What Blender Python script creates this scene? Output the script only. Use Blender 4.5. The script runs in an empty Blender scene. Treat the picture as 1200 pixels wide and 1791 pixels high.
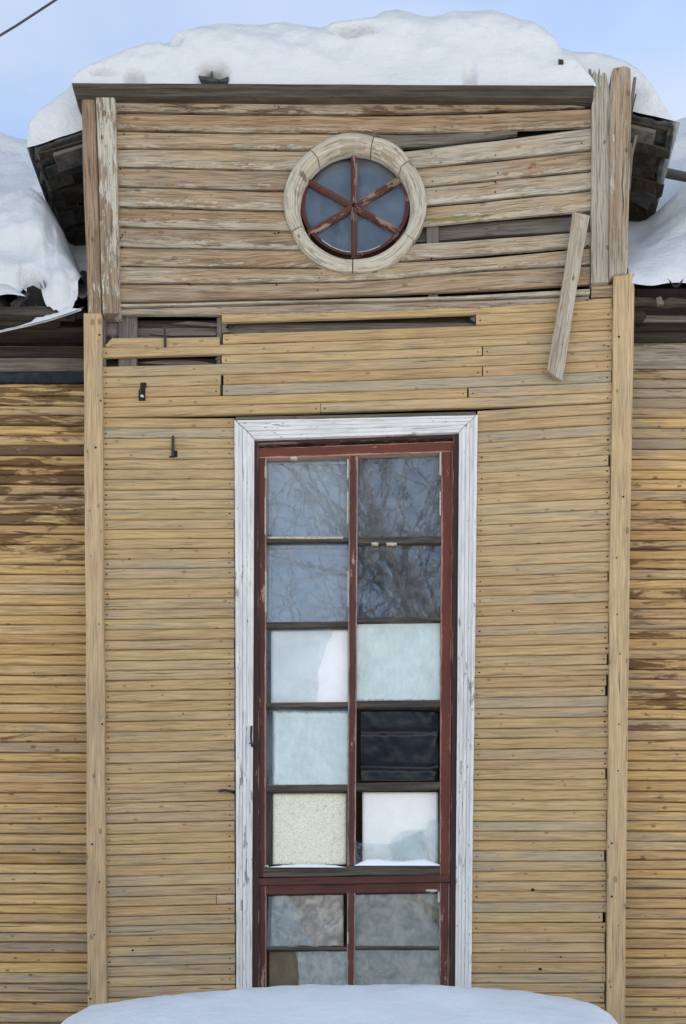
import bpy, bmesh, math, random
from mathutils import Vector, noise
R = math.radians
random.seed(7)
sc = bpy.context.scene
col = sc.collection

# ------------------------------------------------------------------ camera, sky, sun, exposure
CX, CZ, CD, S = 0.32, 1.618, 8.0, 280.0          # eye x, eye height, distance to the facade, photo pixels per metre on it
VX, VY = 690.0, 2150.0                            # photo pixel straight ahead of the eye
cam_d = bpy.data.cameras.new('camera'); cam = bpy.data.objects.new('camera', cam_d); col.objects.link(cam)
cam.location = (CX, -CD, CZ); cam.rotation_euler = (R(90), 0, 0)
cam_d.sensor_fit = 'HORIZONTAL'; cam_d.sensor_width = 36; cam_d.lens = 36 * CD / (1200 / S)
cam_d.shift_x = (600 - VX) / 1200; cam_d.shift_y = (VY - 895.5) / 1200
cam_d.clip_start = 0.1; cam_d.clip_end = 3000
sc.camera = cam

SUN_EL, SUN_AZ = 31, 24                           # degrees; azimuth clockwise from +Y (behind the house, to the right)
w = bpy.data.worlds.new('World'); sc.world = w; w.use_nodes = True
nt = w.node_tree; nt.nodes.clear()
sky = nt.nodes.new('ShaderNodeTexSky'); sky.sky_type = 'NISHITA'; sky.sun_disc = False
sky.sun_elevation = R(SUN_EL); sky.sun_rotation = R(SUN_AZ); sky.air_density = 1.0; sky.dust_density = 0.0; sky.ozone_density = 1.5
bg = nt.nodes.new('ShaderNodeBackground'); bg.inputs['Strength'].default_value = 0.08
out = nt.nodes.new('ShaderNodeOutputWorld')
tc = nt.nodes.new('ShaderNodeTexCoord'); mp = nt.nodes.new('ShaderNodeMapping'); mp.inputs['Scale'].default_value = (1.0, 1.0, 2.6)
nz = nt.nodes.new('ShaderNodeTexNoise'); nz.inputs['Scale'].default_value = 2.3; nz.inputs['Detail'].default_value = 5; nz.inputs['Roughness'].default_value = 0.5
rp = nt.nodes.new('ShaderNodeMapRange'); rp.inputs[1].default_value = 0.42; rp.inputs[2].default_value = 0.70; rp.inputs[3].default_value = 0.06; rp.inputs[4].default_value = 0.8
mx = nt.nodes.new('ShaderNodeMix'); mx.data_type = 'RGBA'; mx.inputs[7].default_value = (3.6, 3.8, 4.2, 1)
L = nt.links.new
L(tc.outputs['Generated'], mp.inputs[0]); L(mp.outputs[0], nz.inputs['Vector']); L(nz.outputs[0], rp.inputs[0]); L(rp.outputs[0], mx.inputs[0])
L(sky.outputs[0], mx.inputs[6]); L(mx.outputs[2], bg.inputs[0]); L(bg.outputs[0], out.inputs[0])
sd = bpy.data.lights.new('sun', 'SUN'); sd.energy = 4.6; sd.angle = R(0.5); sd.color = (1, 0.91, 0.78)
sun = bpy.data.objects.new('sun', sd); col.objects.link(sun)
sv = Vector((math.sin(R(SUN_AZ)) * math.cos(R(SUN_EL)), math.cos(R(SUN_AZ)) * math.cos(R(SUN_EL)), math.sin(R(SUN_EL))))
sun.rotation_euler = sv.to_track_quat('Z', 'Y').to_euler(); sun.location = sv * 60
sc.view_settings.view_transform = 'Standard'; sc.view_settings.look = 'None'; sc.view_settings.gamma = 1
sc.view_settings.use_curve_mapping = False; sc.view_settings.exposure = 1.52
sc.cycles.max_bounces = 8; sc.cycles.diffuse_bounces = 4; sc.cycles.transparent_max_bounces = 16
sc.cycles.use_denoising = True; sc.cycles.denoiser = 'OPENIMAGEDENOISE'; sc.cycles.denoising_input_passes = 'RGB_ALBEDO_NORMAL'; sc.cycles.denoising_prefilter = 'ACCURATE'

# ------------------------------------------------------------------ helpers
def P(px, py, y=0.0):
    s = (CD + y) / CD / S
    return Vector((CX + (px - VX) * s, y, CZ + (VY - py) * s))
def lerp(a, b, t): return a + (b - a) * t
def sstep(a, b, x):
    t = max(0.0, min(1.0, (x - a) / (b - a))); return t * t * (3 - 2 * t)
def interp(pts, x):
    if x <= pts[0][0]: return pts[0][1]
    for (a, va), (b, vb) in zip(pts, pts[1:]):
        if x <= b: return va + (vb - va) * (x - a) / (b - a)
    return pts[-1][1]
def fbm(x, y, z, o=4): return noise.fractal(Vector((x, y, z)), 0.9, 2.0, o)

def link_obj(o, parent=None):
    col.objects.link(o)
    if parent: o.parent = parent
    return o
def mesh_obj(name, verts, faces, mat, parent=None, uvs=None, uv2=None, smooth=False):
    me = bpy.data.meshes.new(name); me.from_pydata([tuple(v) for v in verts], [], faces); me.materials.append(mat)
    if uvs is not None:
        l1 = me.uv_layers.new(name='UVMap'); l2 = me.uv_layers.new(name='W')
        k = 0
        for f, fu in zip(faces, uvs if uv2 is None else zip(uvs, uv2)):
            a, b = (fu, None) if uv2 is None else fu
            for q in range(len(f)):
                l1.data[k].uv = a[q]
                l2.data[k].uv = b[q] if b else (0.5, 0.5)
                k += 1
    if smooth: me.polygons.foreach_set('use_smooth', [True] * len(me.polygons))
    me.update()
    return link_obj(bpy.data.objects.new(name, me), parent)
def empty(name, loc, label=None, cat=None, group=None):
    o = bpy.data.objects.new(name, None); o.location = loc; col.objects.link(o); o.empty_display_size = .2
    if label: tag(o, label, cat, group)
    return o
def tag(o, label=None, cat=None, group=None, kind=None):
    if label: o['label'] = label
    if cat: o['category'] = cat
    if cat == 'snow' and not kind: o['kind'] = 'thing'
    if group: o['group'] = group
    if kind: o['kind'] = kind
    return o

PLANK = lambda th=.02, c=.005: [(0, th), (0, c), (.10, 0), (.93, -.002), (1, c * .8), (1, th)]
BOX = lambda th=.04, c=.004: [(0, th), (0, c), (.05, 0), (.95, 0), (1, c), (1, th)]
def sweep(name, parent, mat, st, yf, prof, gap=0.0, wob=0.0, sub=0.35, seed=None, props=None, tilt=0.0):
    """st: stations (ax,ay,bx,by) in photo pixels on the plane y=yf; prof: (s across 0..1, depth)."""
    rnd = random.Random(seed if seed is not None else random.random())
    pts = []
    for a, b in zip(st, st[1:]):
        ln = math.hypot(b[0] - a[0], b[1] - a[1]) / S
        n = max(1, int(math.ceil(ln / sub)))
        for k in range(n): pts.append([lerp(p, q, k / n) for p, q in zip(a, b)])
    pts.append(list(st[-1]))
    n = len(pts); sd_ = rnd.random() * 100
    verts, us, vs, ws = [], [], [], []
    cum = 0; prev = None
    for i, (ax, ay, bx, by) in enumerate(pts):
        A, B = P(ax, ay, yf), P(bx, by, yf)
        d = (B - A); wd = max(d.length, 1e-5); dn = d / wd
        if gap: A += dn * gap / 2; B -= dn * gap / 2
        if wob:
            A += dn * wob * noise.noise(Vector((i * .7, sd_, 0))); B += dn * wob * noise.noise(Vector((i * .7, sd_, 9)))
        mid = (A + B) / 2
        if prev is not None: cum += (mid - prev).length
        prev = mid
        yo = (wob * .6 * noise.noise(Vector((i * .5, sd_, 5))) if wob else 0) + tilt * (i / max(1, n - 1) - .5)
        v = 0; last = None
        for s, dp in prof:
            p = A.lerp(B, s); p.y += dp + yo
            if last is not None: v += (p - last).length
            last = p.copy()
            verts.append(p); us.append(cum); vs.append(v); ws.append(s)
    m = len(prof); faces, uvs, uv2 = [], [], []
    tot = max(cum, 1e-5)
    def add(ix):
        faces.append(ix); uvs.append([(us[j], vs[j]) for j in ix]); uv2.append([(us[j] / tot, ws[j]) for j in ix])
    for i in range(n - 1):
        for j in range(m - 1):
            a = i * m + j; add([a, a + 1, a + m + 1, a + m])
        add([i * m + m - 1, i * m, (i + 1) * m, (i + 1) * m + m - 1])
    add(list(range(m - 1, -1, -1))); add([(n - 1) * m + j for j in range(m)])
    o = mesh_obj(name, verts, faces, mat, parent, uvs, uv2)
    # outward normals
    bm = bmesh.new(); bm.from_mesh(o.data); bmesh.ops.recalc_face_normals(bm, faces=bm.faces); bm.to_mesh(o.data); bm.free()
    for k, val in (props or {}).items(): o[k] = val
    return o
def slab(name, parent, mat, poly, yf, th, grain='v', props=None, bev=0.0, world=False):
    """prism from a photo-pixel outline lying in the plane y=yf, going back th."""
    F = [P(x, y, yf) for x, y in poly] if not world else [Vector((x, yf, z)) for x, z in poly]
    n = len(F)
    c = sum(F, Vector()) / n
    if bev:
        Fi = [f + (c - f).normalized() * bev for f in F]
        verts = Fi + [f + Vector((0, bev, 0)) for f in F] + [f + Vector((0, th, 0)) for f in F]
        rings = 3
    else:
        verts = F + [f + Vector((0, th, 0)) for f in F]; rings = 2
    faces = [list(range(n)), [(rings - 1) * n + i for i in range(n - 1, -1, -1)]]
    for r in range(rings - 1):
        for i in range(n):
            j = (i + 1) % n; faces.append([r * n + i, r * n + j, (r + 1) * n + j, (r + 1) * n + i])
    zs = [v.z for v in verts]; xs = [v.x for v in verts]
    x0, x1, z0, z1 = min(xs), max(xs), min(zs), max(zs)
    def uv(v): return (v.z, v.x + v.y) if grain == 'v' else (v.x, v.z + v.y)
    def w2(v): return ((v.z - z0) / (z1 - z0 + 1e-6), (v.x - x0) / (x1 - x0 + 1e-6)) if grain == 'v' else ((v.x - x0) / (x1 - x0 + 1e-6), 1 - (v.z - z0) / (z1 - z0 + 1e-6))
    o = mesh_obj(name, verts, faces, mat, parent, [[uv(verts[i]) for i in f] for f in faces], [[w2(verts[i]) for i in f] for f in faces])
    bm = bmesh.new(); bm.from_mesh(o.data); bmesh.ops.recalc_face_normals(bm, faces=bm.faces); bm.to_mesh(o.data); bm.free()
    for k, val in (props or {}).items(): o[k] = val
    return o
def boxes(name, parent, mat, bxs):
    verts, faces, uvs = [], [], []
    for x0, x1, y0, y1, z0, z1 in bxs:
        b = len(verts)
        verts += [(x, y, z) for x in (x0, x1) for y in (y0, y1) for z in (z0, z1)]
        for f in ((0, 1, 3, 2), (4, 6, 7, 5), (0, 4, 5, 1), (2, 3, 7, 6), (0, 2, 6, 4), (1, 5, 7, 3)):
            faces.append([b + i for i in f])
    for f in faces: uvs.append([(verts[i][0] + verts[i][1], verts[i][2]) for i in f])
    return mesh_obj(name, verts, faces, mat, parent, uvs)
def grid_obj(name, parent, mat, fn, nu, nv, smooth=True):
    verts = [fn(i / (nu - 1), j / (nv - 1)) for j in range(nv) for i in range(nu)]
    faces = [[j * nu + i, j * nu + i + 1, (j + 1) * nu + i + 1, (j + 1) * nu + i] for j in range(nv - 1) for i in range(nu - 1)]
    uv = lambda k: ((k % nu) / (nu - 1), (k // nu) / (nv - 1))
    return mesh_obj(name, verts, faces, mat, parent, [[uv(k) for k in f] for f in faces], None, smooth)
def tube(verts, faces, pts, rads, n=6):
    b0 = len(verts)
    for i, p in enumerate(pts):
        d = (pts[min(i + 1, len(pts) - 1)] - pts[max(i - 1, 0)]).normalized()
        a = d.orthogonal().normalized(); c = d.cross(a)
        for k in range(n):
            t = 2 * math.pi * k / n
            verts.append(p + (a * math.cos(t) + c * math.sin(t)) * rads[i])
    for i in range(len(pts) - 1):
        for k in range(n):
            q = (k + 1) % n
            faces.append([b0 + i * n + k, b0 + i * n + q, b0 + (i + 1) * n + q, b0 + (i + 1) * n + k])
    faces.append([b0 + k for k in range(n - 1, -1, -1)]); faces.append([b0 + (len(pts) - 1) * n + k for k in range(n)])

# ------------------------------------------------------------------ materials
class NT:
    def __init__(s, name):
        s.m = bpy.data.materials.new(name); s.m.use_nodes = True; s.t = s.m.node_tree; s.t.nodes.clear()
        s.out = s.t.nodes.new('ShaderNodeOutputMaterial')
    def put(s, sock, v):
        if hasattr(v, 'is_linked') or isinstance(v, bpy.types.NodeSocket): s.t.links.new(v, sock)
        elif isinstance(v, tuple) and len(v) == 3 and sock.type == 'RGBA': sock.default_value = (*v, 1)
        else: sock.default_value = v
    def n(s, ty, ins=None, **pr):
        nd = s.t.nodes.new('ShaderNode' + ty)
        for k, v in pr.items(): setattr(nd, k, v)
        for k, v in (ins or {}).items(): s.put(nd.inputs[k], v)
        return nd
    def math(s, op, a, b=0.0, clamp=False):
        return s.n('Math', {0: a, 1: b}, operation=op, use_clamp=clamp).outputs[0]
    def add(s, a, b): return s.math('ADD', a, b)
    def mul(s, a, b): return s.math('MULTIPLY', a, b)
    def mix(s, f, a, b, blend='MIX'):
        nd = s.n('Mix', data_type='RGBA', blend_type=blend); s.put(nd.inputs[0], f); s.put(nd.inputs[6], a); s.put(nd.inputs[7], b); return nd.outputs[2]
    def mr(s, v, a, b, c=0.0, d=1.0, smooth=True):
        nd = s.n('MapRange', {0: v, 1: a, 2: b, 3: c, 4: d}); nd.interpolation_type = 'SMOOTHSTEP' if smooth else 'LINEAR'; return nd.outputs[0]
    def vec(s, x, y, z=0.0): return s.n('CombineXYZ', {0: x, 1: y, 2: z}).outputs[0]
    def noise(s, v, scale=1.0, det=3.0, rough=.55, dist=0.0):
        return s.n('TexNoise', {'Vector': v, 'Scale': scale, 'Detail': det, 'Roughness': rough, 'Distortion': dist}).outputs[0]
    def attr(s, name): return s.n('Attribute', attribute_type='OBJECT', attribute_name=name).outputs['Fac']
    def bsdf(s, colr, rough=.8, height=None, bump=.3, dist=.01, spec=.3, **ex):
        b = s.n('BsdfPrincipled'); s.put(b.inputs['Base Color'], colr); s.put(b.inputs['Roughness'], rough)
        b.inputs['Specular IOR Level'].default_value = spec
        for k, v in ex.items(): s.put(b.inputs[k.replace('_', ' ')], v)
        if height is not None:
            bp = s.n('Bump', {'Strength': bump, 'Distance': dist, 'Height': height}); s.t.links.new(bp.outputs[0], b.inputs['Normal'])
        s.t.links.new(b.outputs[0], s.out.inputs[0]); return s.m

def wood(name, a, b, grey, greyamt=.4, knots=.06, knotcol=(.10, .055, .025), paint=None, peel=.5, edge=0.0, stain=(.06, .03, .017), stainamt=0.0,
         fibre=.5, val=.2, bump=.35, rough=.8, paint2=None, moss=0.0, rim=0.0):
    """weathered board: two wood tones, silver-grey weathering, grain, knots, optional flaking paint (more of it along the lower edge if edge>0)."""
    t = NT(name)
    uv = t.n('UVMap', uv_map='UVMap').outputs[0]; sp = t.n('SeparateXYZ', {0: uv}); u, v = sp.outputs[0], sp.outputs[1]
    wv = t.n('SeparateXYZ', {0: t.n('UVMap', uv_map='W').outputs[0]}); across = wv.outputs[1]
    rnd = t.n('ObjectInfo').outputs['Random']
    r1 = t.mul(rnd, 37.0); r2 = t.mul(rnd, 173.0)
    rb = t.math('FRACT', t.mul(rnd, 91.7)); rc = t.math('FRACT', t.mul(rnd, 417.3))
    # slow wander so that the grain is not ruler straight, and swelling round the knots
    kn_v = t.vec(t.add(t.mul(u, 6.0), r1), t.add(t.mul(v, 10.0), r2), rnd)
    vor = t.n('TexVoronoi', {'Vector': kn_v, 'Scale': 1.0, 'Randomness': 1.0}, feature='F1', voronoi_dimensions='2D')
    kd = vor.outputs['Distance']; kcol = t.n('SeparateXYZ', {0: vor.outputs['Color']})
    krad = t.mul(t.mr(kcol.outputs[0], .55, 1.0, 0.0, 1.0, False), knots * 2.6)
    kswell = t.math('DIVIDE', .012, t.add(t.mul(kd, kd), .06))
    wander = t.mul(t.noise(t.vec(t.add(t.mul(u, 1.1), r2), t.mul(v, 5), r1), 1.0, 2), .016)
    vv = t.add(t.add(v, wander), t.mul(kswell, .03))
    fib = t.noise(t.vec(t.add(t.mul(u, 4.5), r1), t.mul(vv, 125), rnd), 1.0, 5, .65)
    streak = t.noise(t.vec(t.add(t.mul(u, 2.2), r2), t.mul(vv, 48), r1), 1.0, 5, .65)
    patch = t.noise(t.vec(t.add(t.mul(u, 2.8), r1), t.add(t.mul(vv, 17), r2), rnd), 1.0, 5, .62)
    rings = t.n('Math', {0: t.add(t.mul(vv, 300.0), t.mul(t.noise(t.vec(t.add(t.mul(u, 1.6), r2), t.mul(v, 9), r1), 1.0, 2, .5), 34.0))}, operation='SINE').outputs[0]
    c = t.mix(t.mr(streak, .36, .62), a, b)
    # silver weathering in long streaks, own amount for each board
    g = t.add(t.add(t.mul(patch, .75), t.mul(streak, .4)), t.mul(t.math('SUBTRACT', rb, .5), .20))
    g = t.add(g, t.mul(t.attr('grey'), .36))
    c = t.mix(t.mr(g, .78 - .35 * greyamt, 1.02 - .3 * greyamt), c, grey)
    c = t.mix(t.mul(t.mr(rings, .0, 1.0), t.mul(t.mr(patch, .4, .7), .26)), c, (.08, .055, .032))
    if paint:
        pn = t.noise(t.vec(t.add(t.mul(u, 10), r2), t.add(t.mul(v, 46), r1), rnd), 1.0, 8, .72)
        pb = t.noise(t.vec(t.add(t.mul(u, 3.2), r1), t.add(t.mul(v, 12), r2), rnd), 1.0, 4, .6)
        pm = t.add(t.mul(pn, .65), t.mul(pb, .5))
        if edge: pm = t.add(t.mul(pm, .8), t.mul(t.noise(t.vec(t.add(t.mul(u, 22), r1), t.add(t.mul(v, 110), r2), rnd), 1.0, 5, .7), .2))
        if edge: pm = t.add(pm, t.mul(t.mr(across, .35, .95, -.5, .5), edge))
        if rim: pm = t.add(pm, t.mul(t.mr(t.math('ABSOLUTE', t.math('SUBTRACT', across, .5)), .30, .5), -rim))
        pm = t.add(pm, t.mul(t.attr('peel'), -.5))
        thr = .38 + .4 * peel
        pmask = t.mr(pm, thr, thr + .02)
        pc = paint if not paint2 else t.mix(t.mr(pb, .35, .65), paint, paint2)
        c = t.mix(pmask, c, t.mix(t.mul(fib, .35), pc, (.10, .08, .06)))
    # knots
    km = t.mul(t.mr(t.math('SUBTRACT', krad, kd), -.03, .03), t.mr(kcol.outputs[0], .6, .7))
    kr = t.n('Math', {0: t.mul(kd, 110.0)}, operation='SINE').outputs[0]
    c = t.mix(t.mul(km, .7), c, t.mix(t.mr(kr, -1, 1), knotcol, tuple(x * 1.9 for x in knotcol)))
    # stains soaked into the wood
    sn = t.noise(t.vec(t.add(t.mul(u, 3.0), t.mul(rnd, 2.0)), t.add(t.mul(v, 17), r1), t.mul(rnd, 3.0)), 1.0, 6, .66, .6)
    sm = t.add(sn, t.add(t.mul(t.attr('stain'), .5), stainamt - .33))
    sm1 = t.mr(sm, .485, .60)
    c = t.mix(t.mul(sm1, .82), c, t.mix(t.mr(streak, .3, .7), stain, tuple(x * 2.4 for x in stain)))
    if moss:
        mo = t.noise(t.vec(t.add(t.mul(u, 1.3), r1), t.mul(v, 16), r2), 1.0, 4, .6)
        c = t.mix(t.mul(t.mr(mo, .66, .74), moss), c, (.17, .14, .03))
    # fibres and dark checks
    c = t.mix(t.mul(t.mr(fib, .56, .32), fibre), c, t.mix(.8, c, (.03, .022, .016)))
    chk = t.noise(t.vec(t.add(t.mul(u, 1.9), r1), t.mul(vv, 70), r2), 1.0, 3, .5)
    ck = t.mr(chk, .69, .71)
    c = t.mix(t.mul(ck, .7), c, (.025, .02, .016))
    vl = t.n('HueSaturation', {'Hue': t.add(.5, t.mul(t.math('SUBTRACT', rc, .5), .008)), 'Saturation': t.add(1.0 , t.mul(t.math('SUBTRACT', rb, .5), -.12)),
                               'Value': t.add(t.add(.86 - val / 2, t.mul(rc, val)), t.mul(t.noise(t.n('NewGeometry').outputs['Position'], 1.6, 4, .6), .28)), 'Color': c}).outputs[0]
    h = t.add(t.add(t.mul(fib, .5), t.mul(rings, .10)), t.mul(ck, -.8))
    if paint: h = t.add(h, t.mul(pmask, .6))
    return t.bsdf(vl, rough, h, bump, .004, .15)

M = {}
M['tan'] = wood('tan_painted_siding', (.53, .365, .19), (.435, .295, .152), (.40, .325, .215), .46, .036, (.17, .10, .05), fibre=.48, val=.10, bump=.5)
M['post'] = wood('tan_corner_board', (.55, .375, .20), (.45, .30, .155), (.40, .315, .21), .35, .05, (.15, .085, .04), fibre=.4, val=.05, bump=.3)
M['gable'] = wood('flaking_gable_board', (.445, .31, .185), (.285, .19, .112), (.43, .365, .275), .62, .05, (.15, .08, .05), paint=(.62, .55, .43), peel=.50, edge=.15,
                  paint2=(.50, .405, .28), fibre=.75, val=.2, bump=.7, moss=.8)
M['gpost'] = wood('flaking_gable_post', (.36, .25, .155), (.24, .16, .105), (.42, .36, .28), .42, .05, paint=(.58, .52, .41), peel=.56, fibre=.8, val=.12, bump=.7)
M['side'] = wood('stained_side_siding', (.62, .40, .185), (.49, .31, .14), (.40, .305, .20), .33, .045, (.10, .05, .02), stain=(.05, .024, .011), stainamt=.10, fibre=.5, val=.22, bump=.6)
M['trim'] = wood('white_weathered_trim', (.36, .35, .34), (.28, .275, .27), (.40, .41, .42), .5, .02, paint=(.90, .875, .84), paint2=(.80, .785, .77), peel=.22, fibre=.42, val=.04, bump=.5)
M['ring'] = wood('bare_pale_ring_wood', (.50, .42, .31), (.38, .31, .22), (.52, .48, .41), .5, .05, (.10, .06, .035), paint=(.66, .60, .48), paint2=(.58, .50, .37), peel=.36, stainamt=.0, fibre=.7, val=.12, bump=.6, moss=.7)
M['red'] = wood('red_brown_flaking_paint', (.40, .27, .22), (.27, .18, .145), (.33, .29, .26), .4, .0, paint=(.11, .03, .026), paint2=(.08, .024, .022), peel=.22, rim=.30, fibre=.35, val=.12, bump=.5, rough=.6)
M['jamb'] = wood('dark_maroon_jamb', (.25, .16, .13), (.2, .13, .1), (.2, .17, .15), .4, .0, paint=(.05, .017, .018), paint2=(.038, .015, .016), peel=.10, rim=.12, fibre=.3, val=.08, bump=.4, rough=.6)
M['red2'] = wood('brighter_red_paint', (.40, .24, .18), (.28, .17, .13), (.28, .22, .2), .4, .0, paint=(.165, .042, .028), paint2=(.135, .035, .026), peel=.16, rim=.26, fibre=.3, val=.06, bump=.4, rough=.6)
M['redworn'] = wood('worn_red_spoke', (.36, .24, .19), (.24, .16, .12), (.34, .29, .25), .4, .0, paint=(.085, .026, .022), paint2=(.11, .036, .028), peel=.40, fibre=.4, val=.1, bump=.5)
M['muntin'] = wood('bare_grey_muntin', (.11, .092, .075), (.05, .042, .035), (.15, .138, .12), .4, .0, paint=(.07, .035, .03), peel=.85, fibre=.7, val=.3)
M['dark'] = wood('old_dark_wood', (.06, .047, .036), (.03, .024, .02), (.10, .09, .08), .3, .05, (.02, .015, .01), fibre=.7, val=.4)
M['greyold'] = wood('silver_grey_old_wood', (.19, .165, .135), (.13, .11, .09), (.24, .225, .20), .5, .06, (.06, .045, .03), fibre=.7, val=.25, bump=.5)
M['greylight'] = wood('pale_silver_board', (.36, .31, .24), (.24, .2, .155), (.42, .39, .33), .5, .06, (.08, .055, .035), stain=(.04, .03, .022), stainamt=.06, fibre=.8, val=.25, bump=.7)
M['cornice'] = wood('dark_grey_cornice', (.095, .08, .06), (.05, .042, .033), (.13, .118, .098), .5, .05, (.04, .03, .02), fibre=.7, val=.1, bump=.5, moss=.3)

def snow_mat(nm='snow', c=(.90, .91, .92), bump=.5):
    t = NT(nm); co = t.n('TexCoord').outputs['Object']
    a = t.noise(co, 6.0, 5, .6); b = t.noise(co, 34.0, 4, .6)
    x = t.n('SeparateXYZ', {0: co}); l = t.noise(t.vec(t.mul(x.outputs[0], 7), t.mul(x.outputs[1], 7), t.mul(x.outputs[2], 24)), 1.0, 4, .6)
    h = t.add(t.add(t.mul(a, .8), t.mul(b, .22)), t.mul(l, .3))
    m = t.bsdf(c, .6, h, bump, .05, .3, Subsurface_Weight=.0, Subsurface_Scale=.04)
    for n_ in t.t.nodes:
        if n_.type == 'BSDF_PRINCIPLED': n_.inputs['Subsurface Radius'].default_value = (.6, .8, 1.0)
    return m
M['snow'] = snow_mat(bump=.32); M['roofsnow'] = snow_mat('dimmed_roof_snow', (.60, .605, .612))  # roof snow: same snow darkened to offset the stronger light up there
def plain(name, c, rough=.7, var=.3, scale=12, bump=.3, spec=.3, **ex):
    t = NT(name); co = t.n('TexCoord').outputs['Object']
    a = t.noise(co, scale, 5, .6); b = t.noise(co, scale * 6, 3, .6)
    cc = t.mix(t.mr(t.add(t.mul(a, .7), t.mul(b, .3)), .3, .7), tuple(x * (1 - var) for x in c), tuple(min(1, x * (1 + var)) for x in c))
    return t.bsdf(cc, rough, t.add(a, t.mul(b, .4)), bump, .01, spec, **ex)
M['felt'] = plain('dark_roofing_felt', (.06, .058, .054), .85, .6, 12, .9)
M['slate'] = plain('grey_corrugated_sheet', (.035, .036, .035), .9, .5, 10, .4)
M['iron'] = plain('rusty_dark_iron', (.035, .028, .024), .6, .4, 40, .3, .4)
M['hole'] = plain('rust_and_hole_black', (.02, .015, .012), .9, .3, 60, .1)  # rust of nail heads, also the painted dark of open holes
M['cloth'] = plain('grey_insulation', (.16, .14, .13), .95, .4, 30, .6)
M['hook_glint'] = plain('hook_highlight_white', (.7, .7, .68), .3, .1, 30, .05, .5)
M['void'] = plain('gap_shade_backing', (.012, .011, .010), .95, .3, 9, .3)  # near-black, so shade in gaps and holes is put into the colour
M['inside'] = plain('dark_room', (.05, .05, .055), .9, .3, 3, .1)
M['cable'] = plain('grey_cable', (.05, .05, .055), .6, .2, 20, .1)
M['bark'] = plain('dark_bark', (.055, .045, .038), .9, .4, 14, .6)
M['tanwall'] = plain('tan_wall_below', (.33, .23, .12), .85, .3, 8, .3)
M['white'] = plain('white_board', (.90, .885, .89), .6, .05, 6, .1)
M['putty'] = plain('old_putty', (.45, .40, .33), .8, .3, 60, .3)
M['innerbar'] = plain('pale_inner_sash', (.42, .40, .40), .7, .15, 30, .2)
M['whitewarm'] = plain('cream_board', (.86, .84, .81), .7, .05, 8, .15)
M['darkblue'] = plain('sky_reflection_blue_grey', (.085, .098, .12), .55, .12, 5, .15)
M['bluesheet'] = plain('blue_grey_film', (.35, .375, .41), .6, .10, 4, .1)
M['slatesheet'] = plain('dark_slate_film', (.095, .102, .115), .6, .25, 7, .2)
M['night'] = plain('dark_room_film', (.028, .034, .046), .6, .3, 7, .2)  # darkness of the unlit room put into a flat colour
def frosted():
    t = NT('frosted_pale_film'); co = t.n('TexCoord').outputs['Object']
    x = t.n('SeparateXYZ', {0: co})
    a = t.noise(t.vec(t.mul(x.outputs[0], 40), 0.0, t.mul(x.outputs[2], 14)), 1.0, 5, .65); b = t.noise(co, 7.0, 3)
    c = t.mix(t.mr(t.add(t.mul(a, .8), t.mul(b, .2)), .3, .7), (.76, .81, .77), (.90, .93, .89))
    q = t.n('SeparateXYZ', {0: t.n('UVMap', uv_map='UVMap').outputs[0]})
    ex = t.math('MINIMUM', q.outputs[0], t.math('SUBTRACT', 1.0, q.outputs[0])); ey = t.math('MINIMUM', q.outputs[1], t.math('SUBTRACT', 1.0, q.outputs[1]))
    e = t.add(t.math('MINIMUM', ex, ey), t.mul(t.math('SUBTRACT', a, .5), .09))
    c = t.mix(t.mr(e, .05, .11), t.mix(t.mr(e, .015, .04), (.50, .53, .50), (.93, .95, .93)), c)
    return t.bsdf(c, .5, a, .2, .004, .4)
M['frost'] = frosted()
def speck():
    t = NT('speckled_cream_board'); co = t.n('TexCoord').outputs['Object']
    a = t.n('TexVoronoi', {'Vector': co, 'Scale': 190.0}, feature='F1').outputs['Color']
    s_ = t.n('SeparateXYZ', {0: a}).outputs[0]; b = t.noise(co, 30, 4, .7)
    c = t.mix(t.mr(s_, .3, .9), (.84, .80, .66), (.66, .62, .47))
    c = t.mix(t.mr(b, .56, .7), c, (.52, .49, .39))
    return t.bsdf(c, .8, s_, .15, .003)
M['speck'] = speck()
def plastic(name, c, rough, spec=.5, coat=0.0, sc_=9, bump=.5, var=.4):
    t = NT(name); co = t.n('TexCoord').outputs['Object']
    a = t.noise(co, sc_, 4, .6, .8); b = t.noise(co, sc_ * 4, 3, .6)
    cc = t.mix(t.mr(a, .3, .7), tuple(x * (1 - var) for x in c), tuple(x * (1 + var) for x in c))
    return t.bsdf(cc, rough, t.add(a, t.mul(b, .25)), bump, .01, spec)
M['black'] = plastic('black_plastic_sheet', (.006, .007, .010), .3, .35, 0, 7, .2)
M['poly'] = plastic('grey_polythene', (.34, .315, .28), .45, .3, 0, 11, .9, .35)
M['polybrown'] = plastic('brown_grey_polythene', (.28, .245, .20), .45, .3, 0, 9, .9, .4)
M['umber'] = plastic('brown_torn_paper', (.13, .10, .065), .6, .3, 0, 6, .5, .3)
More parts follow.
